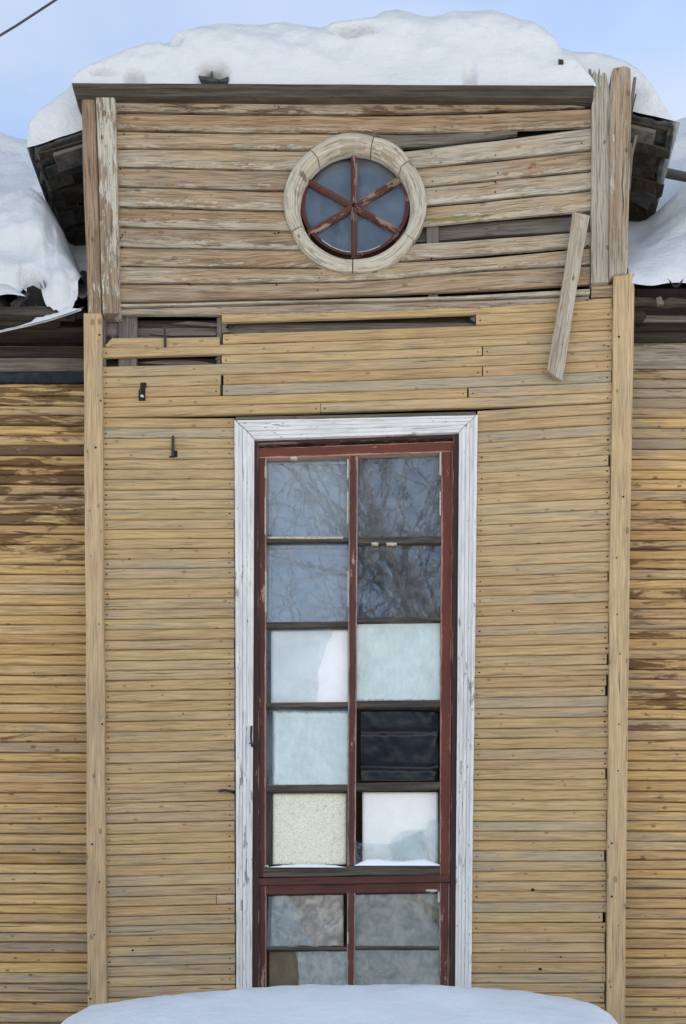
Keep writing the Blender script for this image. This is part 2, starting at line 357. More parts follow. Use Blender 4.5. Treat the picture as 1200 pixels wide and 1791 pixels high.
def glass(name, refl, dust=.06, wav=.018, dcol=(.5, .53, .56)):
    t = NT(name); co = t.n('TexCoord').outputs['Object']
    a = t.noise(co, 5.0, 3, .5, .6); b = t.noise(co, 24.0, 2, .5)
    bp = t.n('Bump', {'Strength': wav, 'Distance': .012, 'Height': t.add(a, t.mul(b, .12))}).outputs[0]
    lw = t.n('LayerWeight', {'Blend': .35}).outputs['Fresnel']
    tr = t.n('BsdfTransparent', {0: (.95, .97, .97)}).outputs[0]
    gl = t.n('BsdfGlossy', {'Color': (1, 1, 1), 'Roughness': .0, 'Normal': bp}).outputs[0]
    df = t.n('BsdfDiffuse', {'Color': dcol}).outputs[0]
    d = t.noise(co, 9.0, 5, .65)
    m1 = t.n('MixShader', {0: t.mul(t.mr(d, .3, .75), dust * 2), 1: tr, 2: df}).outputs[0]
    m2 = t.n('MixShader', {0: t.add(refl, t.mul(lw, .3)), 1: m1, 2: gl}).outputs[0]
    t.t.links.new(m2, t.out.inputs[0]); return t.m
M['glass'] = glass('old_wavy_glass', .09, .06)
M['glassd'] = glass('dusty_glass', .03, .04, .05)
M['glassr'] = glass('dull_round_glass', .03, .06, .03, (.35, .40, .48))
M['glassl'] = glass('lower_sash_glass', .03, .02, .03)
M['shard'] = glass('broken_glass', .03, .045, .1, (.42, .46, .46))

# ------------------------------------------------------------------ ground
g = grid_obj('snow_ground', None, M['snow'], lambda a, b: (lerp(-1, 1, a) * abs(lerp(-1, 1, a)) * 900, lerp(-1, 1, b) * abs(lerp(-1, 1, b)) * 900, .0), 41, 41)
tag(g, kind='structure')

# ------------------------------------------------------------------ the house
house = empty('wooden_house', (0, 0, 0), 'old tan plank house with tall window, false gable and snow on its roofs', 'house')
YS = 0.05                                           # sheathing face
YW = 0.24                                           # face of the side wall planks
XL, XR = P(180, 0).x - .02, P(1066, 0).x + .02
def Z(py, y=0): return P(0, py, y).z
def X(px, y=0): return P(px, 0, y).x

# bay wall: sheathing boards round the window opening, with planks in front
WX0, WX1, WZ1, WZ0 = X(446), X(796), Z(764), Z(1900)
bay = boxes('bay_wall', house, M['void'], [(XL, WX0, YS, YS + .05, 0, Z(700)), (WX1, XR, YS, YS + .05, 0, Z(700)), (WX0, WX1, YS, YS + .05, WZ1, Z(700)),
      (WX0, WX1, YS, YS + .05, 0, WZ0), (XL - .06, XL, YS, .42, 0, Z(560)), (XR, XR + .06, YS, .42, 0, Z(500))])
boxes('sheathing_board', bay, M['greyold'], [(XL, XR, YS + .002, YS + .03, Z(a), Z(a) + (h / S)) for a, h in ((588, 26),)])
boxes('sheathing_board', bay, M['dark'], [(XL, XR, YS, YS + .03, Z(563), Z(563) + 30 / S)])
boxes('sheathing_board', bay, M['greyold'], [(XL + .8, XR, YS - .004, YS + .026, Z(590), Z(590) + 34 / S)])
boxes('sheathing_board', bay, M['dark'], [(XL, XR, YS, YS + .03, Z(646), Z(618))])
boxes('sheathing_board', bay, M['dark'], [(XL, XR, YS, YS + .03, Z(700), Z(648))])
for a, b in ((207, 239), (379, 388), (832, 846)):
    sweep('stud', bay, M['greyold'], [(a, 540, b, 540), (a, 700, b, 700)], .006, BOX(.04))
slab('insulation_wad', bay, M['cloth'], [(184, 556), (206, 556), (207, 586), (196, 590), (184, 584)], .03, .02, bev=.008)

nails = []; holes = []
def f_t(t): return .6 * t + .4 * t * t
def top_y(yl, yr, x):
    t = (x - 180) / (1068 - 180); return yl + (yr - yl) * f_t(t)
rowsL = [551, 568, 587.5, 606, 624.5, 640, 659, 677, 696, 712, 730]
rowsR = [520, 538, 558, 577, 595, 612, 630, 648, 667, 685, 703]
pieces = {0: [(388, 1070)], 1: [(833, 1071)], 2: [(390, 1071)], 3: [(179, 1071)], 4: [(388, 843), (845, 1071)], 5: [(178, 1070)],
          6: [(179, 386), (391, 843), (845, 1070)], 7: [(179, 385), (390, 1069)], 8: [(177, 817), (820, 1070)], 9: [(179, 560), (561, 1070)]}
for i in range(10):
    for (x0, x1) in pieces[i]:
        n = max(2, int((x1 - x0) / 90) + 1)
        st = []
        for k in range(n + 1):
            x = lerp(x0, x1, k / n)
            st.append((x, top_y(rowsL[i], rowsR[i], x), x, top_y(rowsL[i + 1], rowsR[i + 1], x)))
        gr = random.choice((0, .1, .25)) + (.35 if i in (5, 7) else 0)
        sweep('plank', bay, M['tan'], st, -.02 - random.random() * .004, PLANK(), .0034, .003, props={'grey': gr})
        for x in (x0 + 7, x1 - 7):
            nails.append((x, top_y((rowsL[i] + rowsL[i + 1]) / 2, (rowsR[i] + rowsR[i + 1]) / 2, x) + 2, -.0245, .0042))
# short odd piece at left end of row C, pointed; it sits loose
sweep('plank', bay, M['tan'], [(184, 604, 186, 606), (196, 590, 196, 607), (300, 589.5, 300, 606.5), (384, 588, 384, 605)], -.028, PLANK(), .002, .003, props={'grey': .35})
sweep('plank', bay, M['gable'], [(1035, 498, 1034, 520), (1073, 496, 1073, 518)], -.026, PLANK(), .003, props={'peel': .5})

mL = lambda y: interp([(740, 0.0), (1075, -.012), (1450, -.026), (1740, -.022)], y)
mR = lambda y: interp([(720, -.062), (780, -.058), (1075, -.03), (1300, -.01), (1450, 0), (1750, -.004)], y)
y = 730.0; i = 0
while y < 1835:
    h = 17.85 + random.uniform(-1.1, 1.1)
    x0 = 179.5 + (y - 730) * .0065 + random.uniform(-1.2, 1.2); x1 = 409.5 + (y - 730) * .0015 + random.uniform(-.8, .8)
    ys = lambda x, yy: yy + mL(yy) * (x - 180)
    cuts = [(x0, x1)] if not (1565 < y < 1583) else [(x0, 378), (379, x1)]
    if y > 1735: cuts = [(x0, 600)]
    for a, b in cuts:
        st = [(lerp(a, b, k / 3), ys(lerp(a, b, k / 3), y), lerp(a, b, k / 3), ys(lerp(a, b, k / 3), y + h)) for k in range(4)]
        sweep('plank', bay, M['tan'], st, -.02 - random.random() * .005, PLANK(), .0034, .003, props={'grey': random.choice((0, 0, 0, .1, .2, .4))})
    if random.random() < .8: nails.append((x0 + 6, ys(x0, y + h * .55), -.0255, .0045))
    if random.random() < .75: nails.append((x1 - 9, ys(x1, y + h * .5), -.0255, .0042))
    y += h; i += 1
y = 718.0
while y < 1835:
    h = 18.0 + random.uniform(-1.2, 1.2)
    x0 = 835.5 - (y - 718) * .0115; x1 = 1069.5 - (y - 718) * .0118 + random.uniform(-1.5, 1.2)
    if random.random() < .12: x1 -= 4
    ys = lambda x, yy: yy + mR(yy) * (x - 835)
    st = [(lerp(x0, x1, k / 3), ys(lerp(x0, x1, k / 3), y), lerp(x0, x1, k / 3), ys(lerp(x0, x1, k / 3), y + h)) for k in range(4)]
    if y > 1735: st[0] = (600, st[0][1], 600, st[0][3])
    sweep('plank', bay, M['tan'], st, -.02 - random.random() * .005, PLANK(), .0034, .003, props={'grey': random.choice((0, 0, 0, .1, .2, .35))})
    if random.random() < .75: nails.append((x0 + 8, ys(x0, y + h * .55), -.0255, .0042))
    if random.random() < .9: nails.append((x1 - 5, ys(x1, y + h * .5), -.0255, .0048))
    y += h
holes += [(897, 1068, -.0262, .008), (932, 1556, -.0262, .012), (981, 1674, -.0262, .006), (232, 1662, -.0262, .009), (945, 1695, -.0262, .008), (226, 977, -.0262, .005), (320, 1248, -.026, .006)]

for poly, yf in (([(300, 566), (330, 562), (384, 566), (380, 571), (340, 569)], .03), ([(240, 634), (300, 629), (352, 632), (378, 637), (300, 638)], .035), ([(262, 584), (330, 578), (378, 582), (377, 586), (300, 587)], .02),
                 ([(388, 560), (398, 566), (393, 572), (402, 580), (388, 582)], -.004), ([(822, 556), (832, 553), (832, 562), (826, 560)], -.01), ([(385, 640), (378, 636), (381, 630), (376, 627), (386, 625)], -.006)):
    slab('splinter', bay, M['greyold'], poly, yf, .012, 'h')
# corner boards of the bay
for nm, st in (('l', [(146, 548, 178, 548), (147, 800, 178.5, 800), (150, 1200, 182, 1200), (152.5, 1830, 186, 1830), (155, 2400, 190, 2400)]),
               ('r', [(1074, 478, 1110, 478), (1070, 760, 1106, 760), (1066, 1150, 1100, 1150), (1060, 1830, 1093, 1830), (1056, 2400, 1089, 2400)])):
    sweep('corner_board', house, M['post'], st, -.055, BOX(.13, .006), 0, .007)
    a, b = (179, 184) if nm == 'l' else (1066, 1073)
    sweep('corner_fillet', house, M['greyold'], [(a, 549, b, 549), (a + 1, 720, b + 1, 720)], -.015, BOX(.03)) if nm == 'l' else None
    for yy in range(600, 1790, 95):
        k = (yy - 550) / 1250
        px = (150 + 6 * k + random.uniform(0, 26)) if nm == 'l' else (1076 - 12 * k + random.uniform(0, 24))
        if random.random() < .75: nails.append((px, yy + random.uniform(-30, 30), -.0575, .0055))

# ------------------------------------------------------------------ false gable
gab = boxes('gable_wall', house, M['void'], [(X(150), X(520), YS, YS + .05, Z(551), Z(160)), (X(725), X(1100), YS, YS + .05, Z(500), Z(160)),
     (X(520), X(725), YS, YS + .05, Z(250), Z(160)), (X(520), X(725), YS, YS + .05, Z(535), Z(458))])
sweep('sheathing_board', gab, M['greyold'], [(700, 402, 690, 426), (860, 388, 860, 412), (1005, 378, 1005, 404)], .03, BOX(.02), 0, .006, props={'stain': .5})
sweep('sheathing_board', gab, M['dark'], [(720, 385, 720, 402), (1005, 366, 1005, 388)], .036, BOX(.015))
sweep('stud', gab, M['greyold'], [(746, 380, 767, 380), (746, 432, 767, 432)], .004, BOX(.04))
sweep('stud', gab, M['greyold'], [(749, 508, 766, 506), (749, 524, 766, 524)], .004, BOX(.04))
sweep('stud', gab, M['greyold'], [(1008, 366, 1032, 366), (1008, 412, 1032, 412)], .004, BOX(.04))
RCX, RCY, RC = 621.0, 353.0, 109.0
def cut(y, side):
    d = RC * RC - (y - RCY) ** 2
    return RCX + side * math.sqrt(max(d, 0.0))
def gl(yt, yb, dt, db, x0=203, **pr):               # a board left of the round window
    xt, xb = cut(yt + dt, -1), cut(yb + db, -1)
    xs = [lerp(x0, min(xt, xb), k / 3) for k in range(4)]
    st = [(x, lerp(yt, yt + dt, (x - x0) / 300), x, lerp(yb, yb + db, (x - x0) / 300)) for x in xs]
    st[-1] = (xt, yt + dt, xb, yb + db)
    sweep('plank', gab, M['gable'], st, -.022 - random.random() * .006, PLANK(.024, .010), .0105, .006, props=pr)
def gr(xa, yta, yba, yte, ybe, x1=1034, **pr):      # a board right of it
    f = lambda x, p, q: lerp(p, q, (x - 740) / (1034 - 740))
    xt, xb = cut(yta, 1), cut(yba, 1)
    st = [(xt, f(xt, yta, yte), xb, f(xb, yba, ybe))]
    m_ = max(xt, xb)
    for k in (1, 2, 3): x = lerp(m_, x1, k / 3); st.append((x, f(x, yta, yte), x, f(x, yba, ybe)))
    sweep('plank', gab, M['gable'], st, -.022 - random.random() * .006, PLANK(.024, .010), .0105, .006, props=pr)
def gfull(pts, **pr):
    sweep('plank', gab, M['gable'], [(x, a, x, b) for x, a, b in pts], -.022 - random.random() * .005, PLANK(.024, .010), .0105, .006, props=pr)
gfull([(201, 166, 193.5), (400, 168, 197), (620, 170, 199), (850, 170, 194), (1036, 167, 185)], grey=.1, stain=.6, peel=.15)
gfull([(202, 194.5, 226), (400, 198, 230), (620, 201, 232), (850, 196, 228), (1036, 187, 220)], grey=.15, peel=.1)
gfull([(203, 226.5, 257), (400, 230.5, 258.5), (500, 231, 260), (560, 232, 262), (622, 232.5, 261)], stain=.12, peel=.1)
sweep('plank', gab, M['greyold'], [(x, a, x, b) for x, a, b in ((623, 232.5, 261), (690, 233, 259), (780, 232.5, 251), (905, 228, 234))], -.014, PLANK(.024, .010), .003, .004, props={'stain': .55, 'peel': 0})
gl(257.5, 290, 4, 7, peel=.05); gl(290.5, 324.5, 7, 8, peel=.1); gl(325, 359.5, 8, 8); gl(360, 394.5, 8, 9, peel=-.05); gl(395, 430, 8, 6, peel=-.02)
gl(430.5, 463, 5, 4, peel=.1)
gr(710, 258, 291, 221, 260, grey=.4, peel=.05); gr(735, 292, 325, 261.5, 296, grey=.35); gr(742, 326, 358.5, 297, 331, grey=.35, peel=-.05); gr(740, 360.5, 394, 332, 367, grey=.2)
gr(717, 423, 452, 402, 430, grey=.35, peel=.05)
gfull([(204, 463.5, 495), (400, 467, 494.5), (560, 468, 492), (690, 457, 487), (850, 448, 471), (1032, 431, 462)], grey=.25, peel=.05)
gfull([(205, 495.5, 528), (400, 495, 524), (600, 491.5, 517), (850, 472, 507), (1032, 463, 497)], peel=.3)
gfull([(207, 530, 538), (400, 526, 533.5), (600, 522, 529), (850, 514, 523), (1032, 503, 516)], grey=.5, peel=-.3)
gfull([(208, 538.5, 550.5), (400, 534, 551.5), (600, 529.5, 548), (850, 523.5, 539), (1030, 516.5, 527)], peel=.1, grey=.2)
# posts and cornice
sweep('post_board', house, M['gpost'], [(142, 163, 166, 163), (145, 300, 171, 300), (154, 547, 178, 547)], -.045, BOX(.12, .006), 0, .004, props={'peel': .12})
sweep('post_board', house, M['gpost'], [(167, 164, 201, 164), (172, 300, 204, 300), (179, 548, 209, 548)], -.06, BOX(.08, .007), 0, .004, props={'peel': -.08})
sweep('cornice', house, M['cornice'], [(125, 145, 131, 160), (330, 145.5, 330, 163), (700, 148, 700, 165), (1039, 149, 1039, 166)], -.10, [(0, .2), (0, .002), (.18, 0), (.4, .006), (.5, .02), (.9, .026), (1, .05), (1, .2)], 0, .003)
slab('post_board', house, M['gpost'], [(1036, 137), (1040, 122), (1044, 131), (1049, 118), (1051, 133), (1056, 126), (1061, 130), (1064, 148), (1067, 160), (1066, 300), (1064, 493), (1034, 495), (1035, 300)], -.05, .10, props={'grey': .9, 'peel': .15})
slab('post_board', house, M['gpost'], [(1068, 162), (1070, 125), (1074, 119), (1085, 117), (1091, 115.5), (1098, 117), (1103, 120), (1104, 200), (1101, 330), (1097, 478), (1076, 479), (1066, 484), (1066.5, 300)], -.07, .10, props={'grey': .55, 'peel': .1})
for poly in ([(1016, 141), (1018, 126), (1020, 135), (1024, 140), (1024, 148), (1016, 148)], [(1029, 146), (1030, 120), (1034, 121), (1035, 131), (1040, 123), (1041, 146)],
             [(1103, 176), (1108, 135), (1113.5, 134), (1108, 180), (1104, 210), (1101, 214)], [(1104, 196), (1111, 164), (1114, 163), (1108, 190), (1103, 212)],
             [(1100, 330), (1101, 252), (1106, 250), (1105, 262), (1112, 236), (1115, 237), (1107, 275), (1103, 330)]):
    slab('splinter', house, M['greyold'], poly, .0, .015)

# nails: rust dots; holes: dark insides painted as dots; too small to pick apart
def dots(name, lst, mat, parent):
    v, f = [], []
    for px, py, yy, r in lst:
        r *= random.uniform(.6, 1.35); c = P(px, py, yy); b = len(v); k = 7
        for q in range(k):
            a = 2 * math.pi * q / k; v.append(c + Vector((math.cos(a) * r * 1.15, 0, math.sin(a) * r * .85)))
        for q in range(k):
            a = 2 * math.pi * q / k; v.append(c + Vector((math.cos(a) * r * 1.2, .006, math.sin(a) * r * .9)))
        f.append([b + q for q in range(k)])
        for q in range(k): f.append([b + q, b + (q + 1) % k, b + k + (q + 1) % k, b + k + q])
    return tag(mesh_obj(name, v, f, mat, parent), kind='stuff')
gn = []
for k in range(60):
    px, py = random.choice((212, 215, 485, 560, 760, 870, 1022, 1026)) + random.uniform(-6, 6), random.uniform(175, 540)
    if (px - RCX) ** 2 + (py - RCY) ** 2 > 135 ** 2 and not (740 < px and 366 < py < 404): gn.append((px, py, -.0295, .004))
dots('nail_head', nails, M['hole'], bay); dots('nail_head', gn, M['hole'], gab); dots('knot_hole', holes, M['hole'], bay)

# ------------------------------------------------------------------ round window
rw = empty('round_window', (0, 0, 0)); rw.parent = house; rw.location = (0, 0, 0)
def arc_seg(name, mat, a0, a1, prof, parent, n=10, cx=RCX, cy=RCY, sx=1.0, sy=.985, poly=0, yref=0.0):
    verts, faces, uvs = [], [], []; m = len(prof)
    C = P(cx, cy, yref); C.y = 0; ks = (CD + yref) / CD / S
    for i in range(n + 1):
        a = R(lerp(a0, a1, i / n))
        for r, d in prof:
            rr = r * ks
            if poly and r > 110: rr *= 1 + poly * (math.cos((i / n - .5) * math.pi) - .7) * .03
            verts.append(C + Vector((math.cos(a) * rr * sx, d, math.sin(a) * rr * sy)))
    def add(ix): faces.append(ix); uvs.append([((j // m) / n * abs(R(a1 - a0)) * .4, (prof[j % m][0]) / S + prof[j % m][1]) for j in ix])
    for i in range(n):
        for j in range(m):
            k = (j + 1) % m; add([i * m + j, i * m + k, (i + 1) * m + k, (i + 1) * m + j])
    add([j for j in range(m)]); add([n * m + j for j in range(m - 1, -1, -1)])
    o = mesh_obj(name, verts, faces, mat, parent, uvs)
    bm = bmesh.new(); bm.from_mesh(o.data); bmesh.ops.recalc_face_normals(bm, faces=bm.faces); bm.to_mesh(o.data); bm.free()
    return o
J = [38, 74, 130, 205, 268, 327, 398]
for a0, a1 in zip(J, J[1:]):
    off = random.uniform(-.004, .004)
    arc_seg('casing_segment', M['ring'], a0 + .5, a1 - .5, [(124, .0), (124.5, -.05 + off), (121, -.058 + off), (106, -.062 + off), (102, -.055 + off), (97, -.012 + off), (97, .02)], rw, 9, poly=1, yref=-.058)
arc_seg('sash_ring', M['red'], 0, 360, [(97, .0), (97, .014), (90, .014), (88, .02), (88, .05), (97, .05)], rw, 48, yref=.012)
SCX, SCY = 619.0, 358.0
def spoke(a0, ra, rb, yf, w_=5.4):
    a = R(a0); d = Vector((math.cos(a), -math.sin(a))); nrm = Vector((-d.y, d.x))
    pts = []
    for r in (ra, rb):
        c = Vector((SCX, SCY)) + d * r; pts.append((c.x - nrm.x * w_, c.y - nrm.y * w_, c.x + nrm.x * w_, c.y + nrm.y * w_))
    sweep('spoke', rw, M['redworn'], pts, yf, [(0, .036), (.0, .016), (.3, 0), (.7, 0), (1, .016), (1, .036)], 0, .001, .1)
for a0 in (90, 31, -29, -90, -150, 151): spoke(a0, 4, 94, .0 if a0 in (90, -90) else .003)
for k, (a0, a1) in enumerate(((31, 90), (90, 151), (151, 210), (210, 270), (270, 331), (331, 391))):
    pl = [(SCX, SCY)] + [(RCX + 93 * math.cos(R(lerp(a0, a1, q / 8))), RCY - 93 * math.sin(R(lerp(a0, a1, q / 8)))) for q in range(9)]
    slab('pane', rw, M['glassr'], pl, .03, .003)
slab('sky_tone_panel', rw, M['darkblue'], [(RCX + 104 * math.cos(R(q * 15)), RCY - 104 * math.sin(R(q * 15))) for q in range(24)], .075, .01)  # added panel; its blue grey paints the sky reflected over a dark room
arc_seg('sill_snow', M['snow'], 228, 300, [(89, .021), (87.2, .019), (86.6, .022), (86.6, .03), (89, .03)], rw, 14, yref=.01)

# ------------------------------------------------------------------ tall window
tw = empty('tall_window', (0, 0, 0)); tw.parent = house
TRIM = [(0, .06), (0, -.004), (.04, -.008), (.18, -.008), (.21, .002), (.39, .0), (.42, .005), (.45, -.004), (.61, -.004), (.64, .005), (.67, .002), (.83, .004), (.86, .012), (1, .014), (1, .06)]
YT = -.046
sweep('casing_board', tw, M['trim'], [(410, 735, 444, 766), (412, 1100, 442.5, 1100), (413, 1500, 440.5, 1500), (413.5, 1830, 440, 1830), (414, 2000, 440, 2000)], YT, TRIM, 0, .001)
sweep('casing_board', tw, M['trim'], [(835.5, 726, 803.5, 754), (831.5, 1100, 801, 1100), (826.5, 1500, 798, 1500), (823.5, 1830, 796, 1830), (822, 2000, 795, 2000)], YT, TRIM, 0, .001)
sweep('casing_board', tw, M['trim'], [(411, 734, 445, 765), (620, 730, 620, 760), (834.5, 725.5, 803, 753)], YT + .001, TRIM, 0, .001)
sweep('drip_board', tw, M['greyold'], [(412, 729, 412, 735), (620, 725, 620, 731), (832, 720, 832, 726)], -.055, BOX(.06, .003), 0, .002)
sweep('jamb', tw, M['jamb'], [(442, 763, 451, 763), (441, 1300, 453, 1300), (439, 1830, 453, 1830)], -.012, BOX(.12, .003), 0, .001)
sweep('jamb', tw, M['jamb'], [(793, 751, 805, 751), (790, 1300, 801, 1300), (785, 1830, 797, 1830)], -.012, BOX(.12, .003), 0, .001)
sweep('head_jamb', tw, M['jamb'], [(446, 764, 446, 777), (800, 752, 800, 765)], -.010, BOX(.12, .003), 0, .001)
YF = .008
xlo = lambda yy: lerp(448, 452, (yy - 785) / 950); xli = lambda yy: lerp(466, 464, (yy - 785) / 950)
xri = lambda yy: lerp(772.5, 768, (yy - 785) / 950); xro = lambda yy: lerp(793, 785.5, (yy - 785) / 950)
xc0 = lambda yy: lerp(610.5, 606.5, (yy - 785) / 950); xc1 = lambda yy: lerp(626, 620.5, (yy - 785) / 950)
def vbar(nm, mat, f0, f1, ya, yb, yf=YF, th=.045):
    return sweep(nm, tw, mat, [(f0(yy), yy, f1(yy), yy) for yy in (ya, (ya + yb) / 2, yb)], yf, BOX(th, .005), 0, .001)
vbar('sash_stile', M['red'], xlo, xli, 786, 1534); vbar('sash_stile', M['red2'], xri, xro, 776, 1530); vbar('sash_mullion', M['red'], xc0, xc1, 798, 1516, YF + .002)
sweep('sash_rail', tw, M['red2'], [(448, 784, 448, 801.5), (793, 771, 793, 790)], YF - .002, BOX(.045, .005), 0, .001)
sweep('sash_rail', tw, M['muntin'], [(461, 1517, 461, 1534), (770, 1511, 770, 1530)], YF - .004, BOX(.05, .006), 0, .003)
sweep('transom', tw, M['redworn'], [(449, 1536, 449, 1548.5), (787, 1530, 787, 1542.5)], YF - .012, BOX(.06, .005), 0, .002, props={'peel': -.35})
sweep('sash_rail', tw, M['redworn'], [(451, 1549, 451, 1565), (786, 1543.5, 786, 1559)], YF, BOX(.045, .005), 0, .001, props={'peel': -.3})
vbar('sash_stile', M['red'], lambda q: xlo(q), lambda q: xli(q) + 1.5, 1550, 1830); vbar('sash_stile', M['red'], lambda q: xri(q), lambda q: xro(q), 1545, 1830)
vbar('sash_mullion', M['red'], xc0, xc1, 1560, 1830, YF + .002)
def hm(side, yc, t, yf=YF + .006, mat='muntin', sl=-.012):
    f0, f1 = (xli, xc0) if side == 'l' else (xc1, xri)
    a, b = f0(yc) - 1, f1(yc) + 1; dy = sl * (b - a)
    sweep('muntin', tw, M[mat], [(a, yc - t / 2, a, yc + t / 2), (b, yc - t / 2 + dy, b, yc + t / 2 + dy)], yf, BOX(.036, .005), 0, .0015, .12)
for yc, t in ((945, 7), (1093, 10), (1233, 8), (1379, 12)): hm('l', yc, t)
for yc, t in ((945, 12), (1084, 6), (1232, 13), (1375, 12)): hm('r', yc, t)
hm('l', 1659, 6, sl=.0); hm('r', 1657, 5, sl=0)
LP = [(803, 941), (949, 1087), (1099, 1228.5), (1237.5, 1372.5), (1386, 1513)]
RP = [(791, 938), (951, 1080), (1087.5, 1225), (1239, 1368), (1381.5, 1509)]
def pane(side, ya, yb, mat, yf=.034):
    f0, f1 = (xli, xc0) if side == 'l' else (xc1, xri)
    return slab('pane', tw, M[mat], [(f0(ya) - 2, ya - 3), (f1(ya) + 2, ya - 3), (f1(yb) + 2, yb + 3), (f0(yb) - 2, yb + 3)], yf, .003)
pane('l', *LP[0], 'glass'); pane('l', *LP[1], 'glass'); pane('r', *RP[0], 'glass'); pane('r', *RP[1], 'glass')
pane('r', *RP[2], 'glassd'); pane('l', *LP[3], 'glassd'); pane('r', 1561, 1654, 'glassl'); pane('r', 1660, 1835, 'glassl')
slab('pane', tw, M['shard'], [(463, 1096), (586, 1094), (580, 1112), (571, 1128), (565, 1150), (556, 1175), (558, 1200), (553, 1231), (463, 1232)], .034, .003)
slab('pane', tw, M['shard'], [(622, 1470), (628, 1474), (680, 1477), (690, 1462), (706, 1453), (745, 1450), (752, 1435), (764, 1431), (768, 1440), (768, 1512), (622, 1514)], .034, .003)
slab('pane', tw, M['shard'], [(680, 1477), (740, 1452), (752, 1508), (690, 1512)], .042, .003)
slab('pane', tw, M['shard'], [(470, 1564), (500, 1564), (520, 1590), (530, 1625), (548, 1652), (466, 1656)], .034, .003)
slab('pane', tw, M['shard'], [(516, 1662), (607, 1660), (606, 1835), (523, 1835), (524, 1700)], .034, .003)
for x0, y0, x1, y1 in ((470, 808, 474.5, 936), (474.5, 808, 606, 812), (470, 955, 474.5, 1084), (474.5, 955, 606, 959), (632, 797, 768, 801), (640, 955, 766, 960)):
    slab('inner_sash_bar', tw, M['muntin' if x0 > 600 else 'innerbar'], [(x0, y0), (x1, y0), (x1, y1), (x0, y1)], .07, .01)
# yellowed putty strips left on the glass edges
for x0, y0, x1, y1 in ((463, 1513.5, 470, 1516), (508, 799, 520, 802), (704, 788.5, 738, 791.5), (755, 787.5, 770, 790), (769, 790, 772, 830), (769, 860, 771.5, 900), (607, 803, 610, 835), (607, 860, 609.5, 915), (608, 1000, 610, 1060), (463, 815, 466, 835),
                       (463, 870, 465, 935), (470, 939, 600, 941.5), (650, 949, 662, 952), (676, 949.5, 694, 952), (463.5, 1000, 466, 1070), (766, 1560, 769, 1578), (607.5, 1630, 609.5, 1650), (745, 1556, 765, 1559)):
    slab('putty', tw, M['putty'], [(x0, y0), (lerp(x0, x1, .4), y0 - .6), (x1, y0), (x1, y1), (lerp(x0, x1, .6), y1 + .8), (x0, y1)], YF - .001, .02)

# sheets filling the broken window, each lifted in behind its own pane
def sheet(nm, mat, x0, y0, x1, y1, dep, amp, scl, label, cat, seed, skew=0, n=26, fold=None):
    def fn(a, b):
        px = lerp(x0, x1, a) + skew * (1 - b) ; py = lerp(y0, y1, b)
        d = amp * fbm(px * scl / 100 + seed, py * scl / 130, seed * 1.7, 4)
        if fold: d += fold(px, py)
        p = P(px, py, dep); p.y += d; return p
    o = grid_obj(nm, None, M[mat], fn, n, n); md = o.modifiers.new('thickness', 'SOLIDIFY'); md.thickness = .003; md.offset = -1
    return tag(o, label, cat)
sheet('window_film', 'bluesheet', 462, 798, 612, 945, .085, .004, 1, 'pale blue grey film behind the top left window pane', 'film', 1)
sheet('window_film', 'bluesheet', 462, 944, 612, 1092, .085, .004, 1, 'pale blue grey film behind the second left pane from the top', 'film', 2)
sheet('window_film', 'slatesheet', 622, 786, 776, 941, .085, .012, 3, 'dark slate film behind the top right window pane', 'film', 3)
sheet('dark_room_sheet', 'night', 622, 946, 776, 1083, .085, .008, 3, 'almost black blind behind the second right pane from the top', 'backdrop', 4)  # added near-black sheet standing in for the dark interior
sheet('white_board', 'white', 474, 1101, 612, 1231, .07, .003, 1, 'white board behind the broken third left pane', 'board', 5)
sheet('window_film', 'frost', 620, 1084, 774, 1228, .06, .002, 2, 'frosted pale green film over the whole third right pane', 'film', 6)
sheet('window_film', 'frost', 477, 1243, 612, 1376, .06, .003, 2, 'frosted pale green film with a vertical seam behind fourth left pane', 'film', 7,
      fold=lambda px, py: .006 * sstep(524, 527, px))
sheet('plastic_sheet', 'black', 630, 1243, 768, 1367, .055, .010, 2.2, 'crumpled black plastic sheet filling the fourth right pane', 'plastic sheet', 8, n=44,
      fold=lambda px, py: -.02 * math.exp(-((py - 1343 - (px - 700) * .01) / 3.5) ** 2) - .012 * math.exp(-((py - 1281) / 3) ** 2) + .010 * sstep(735, 768, px) * math.sin(py * .11 + px * .2))
sheet('speckled_board', 'speck', 477, 1388, 606, 1512, .06, .002, 1, 'speckled cream board behind the fifth left pane, snow at its foot', 'board', 9)
sheet('white_board', 'whitewarm', 634, 1386, 766, 1512, .075, .002, 1, 'off white board behind the broken fifth right pane', 'board', 10)
sheet('polythene_sheet', 'poly', 474, 1563, 601, 1656, .06, .035, 4, 'torn grey polythene behind the cracked left pane of the lower sash', 'plastic sheet', 11, n=40)
sheet('polythene_sheet', 'polybrown', 618, 1556, 772, 1660, .07, .032, 4, 'crumpled brown grey polythene behind the right pane of the lower sash', 'plastic sheet', 12, n=40)
sheet('paper_sheet', 'umber', 470, 1660, 540, 1800, .08, .02, 2.5, 'brown torn paper in the bottom left corner pane', 'paper', 13, n=30)
sheet('polythene_sheet', 'poly', 521, 1662, 608, 1800, .06, .035, 4, 'pale grey polythene strip beside the brown paper, bottom left pane', 'plastic sheet', 14, n=36)
sheet('polythene_sheet', 'polybrown', 618, 1658, 772, 1800, .07, .034, 4, 'crumpled polythene behind the bottom right pane, just above the snow bank', 'plastic sheet', 15, n=40)
slab('gap_shade_strip', tw, M['muntin'], [(466, 1386), (477, 1386), (476, 1514), (466, 1514)], .05, .01)  # dark strips painted for the shaded reveal left of the fillings
slab('gap_shade_strip', tw, M['muntin'], [(466, 1240), (477, 1243), (477, 1374), (466, 1374)], .058, .01)

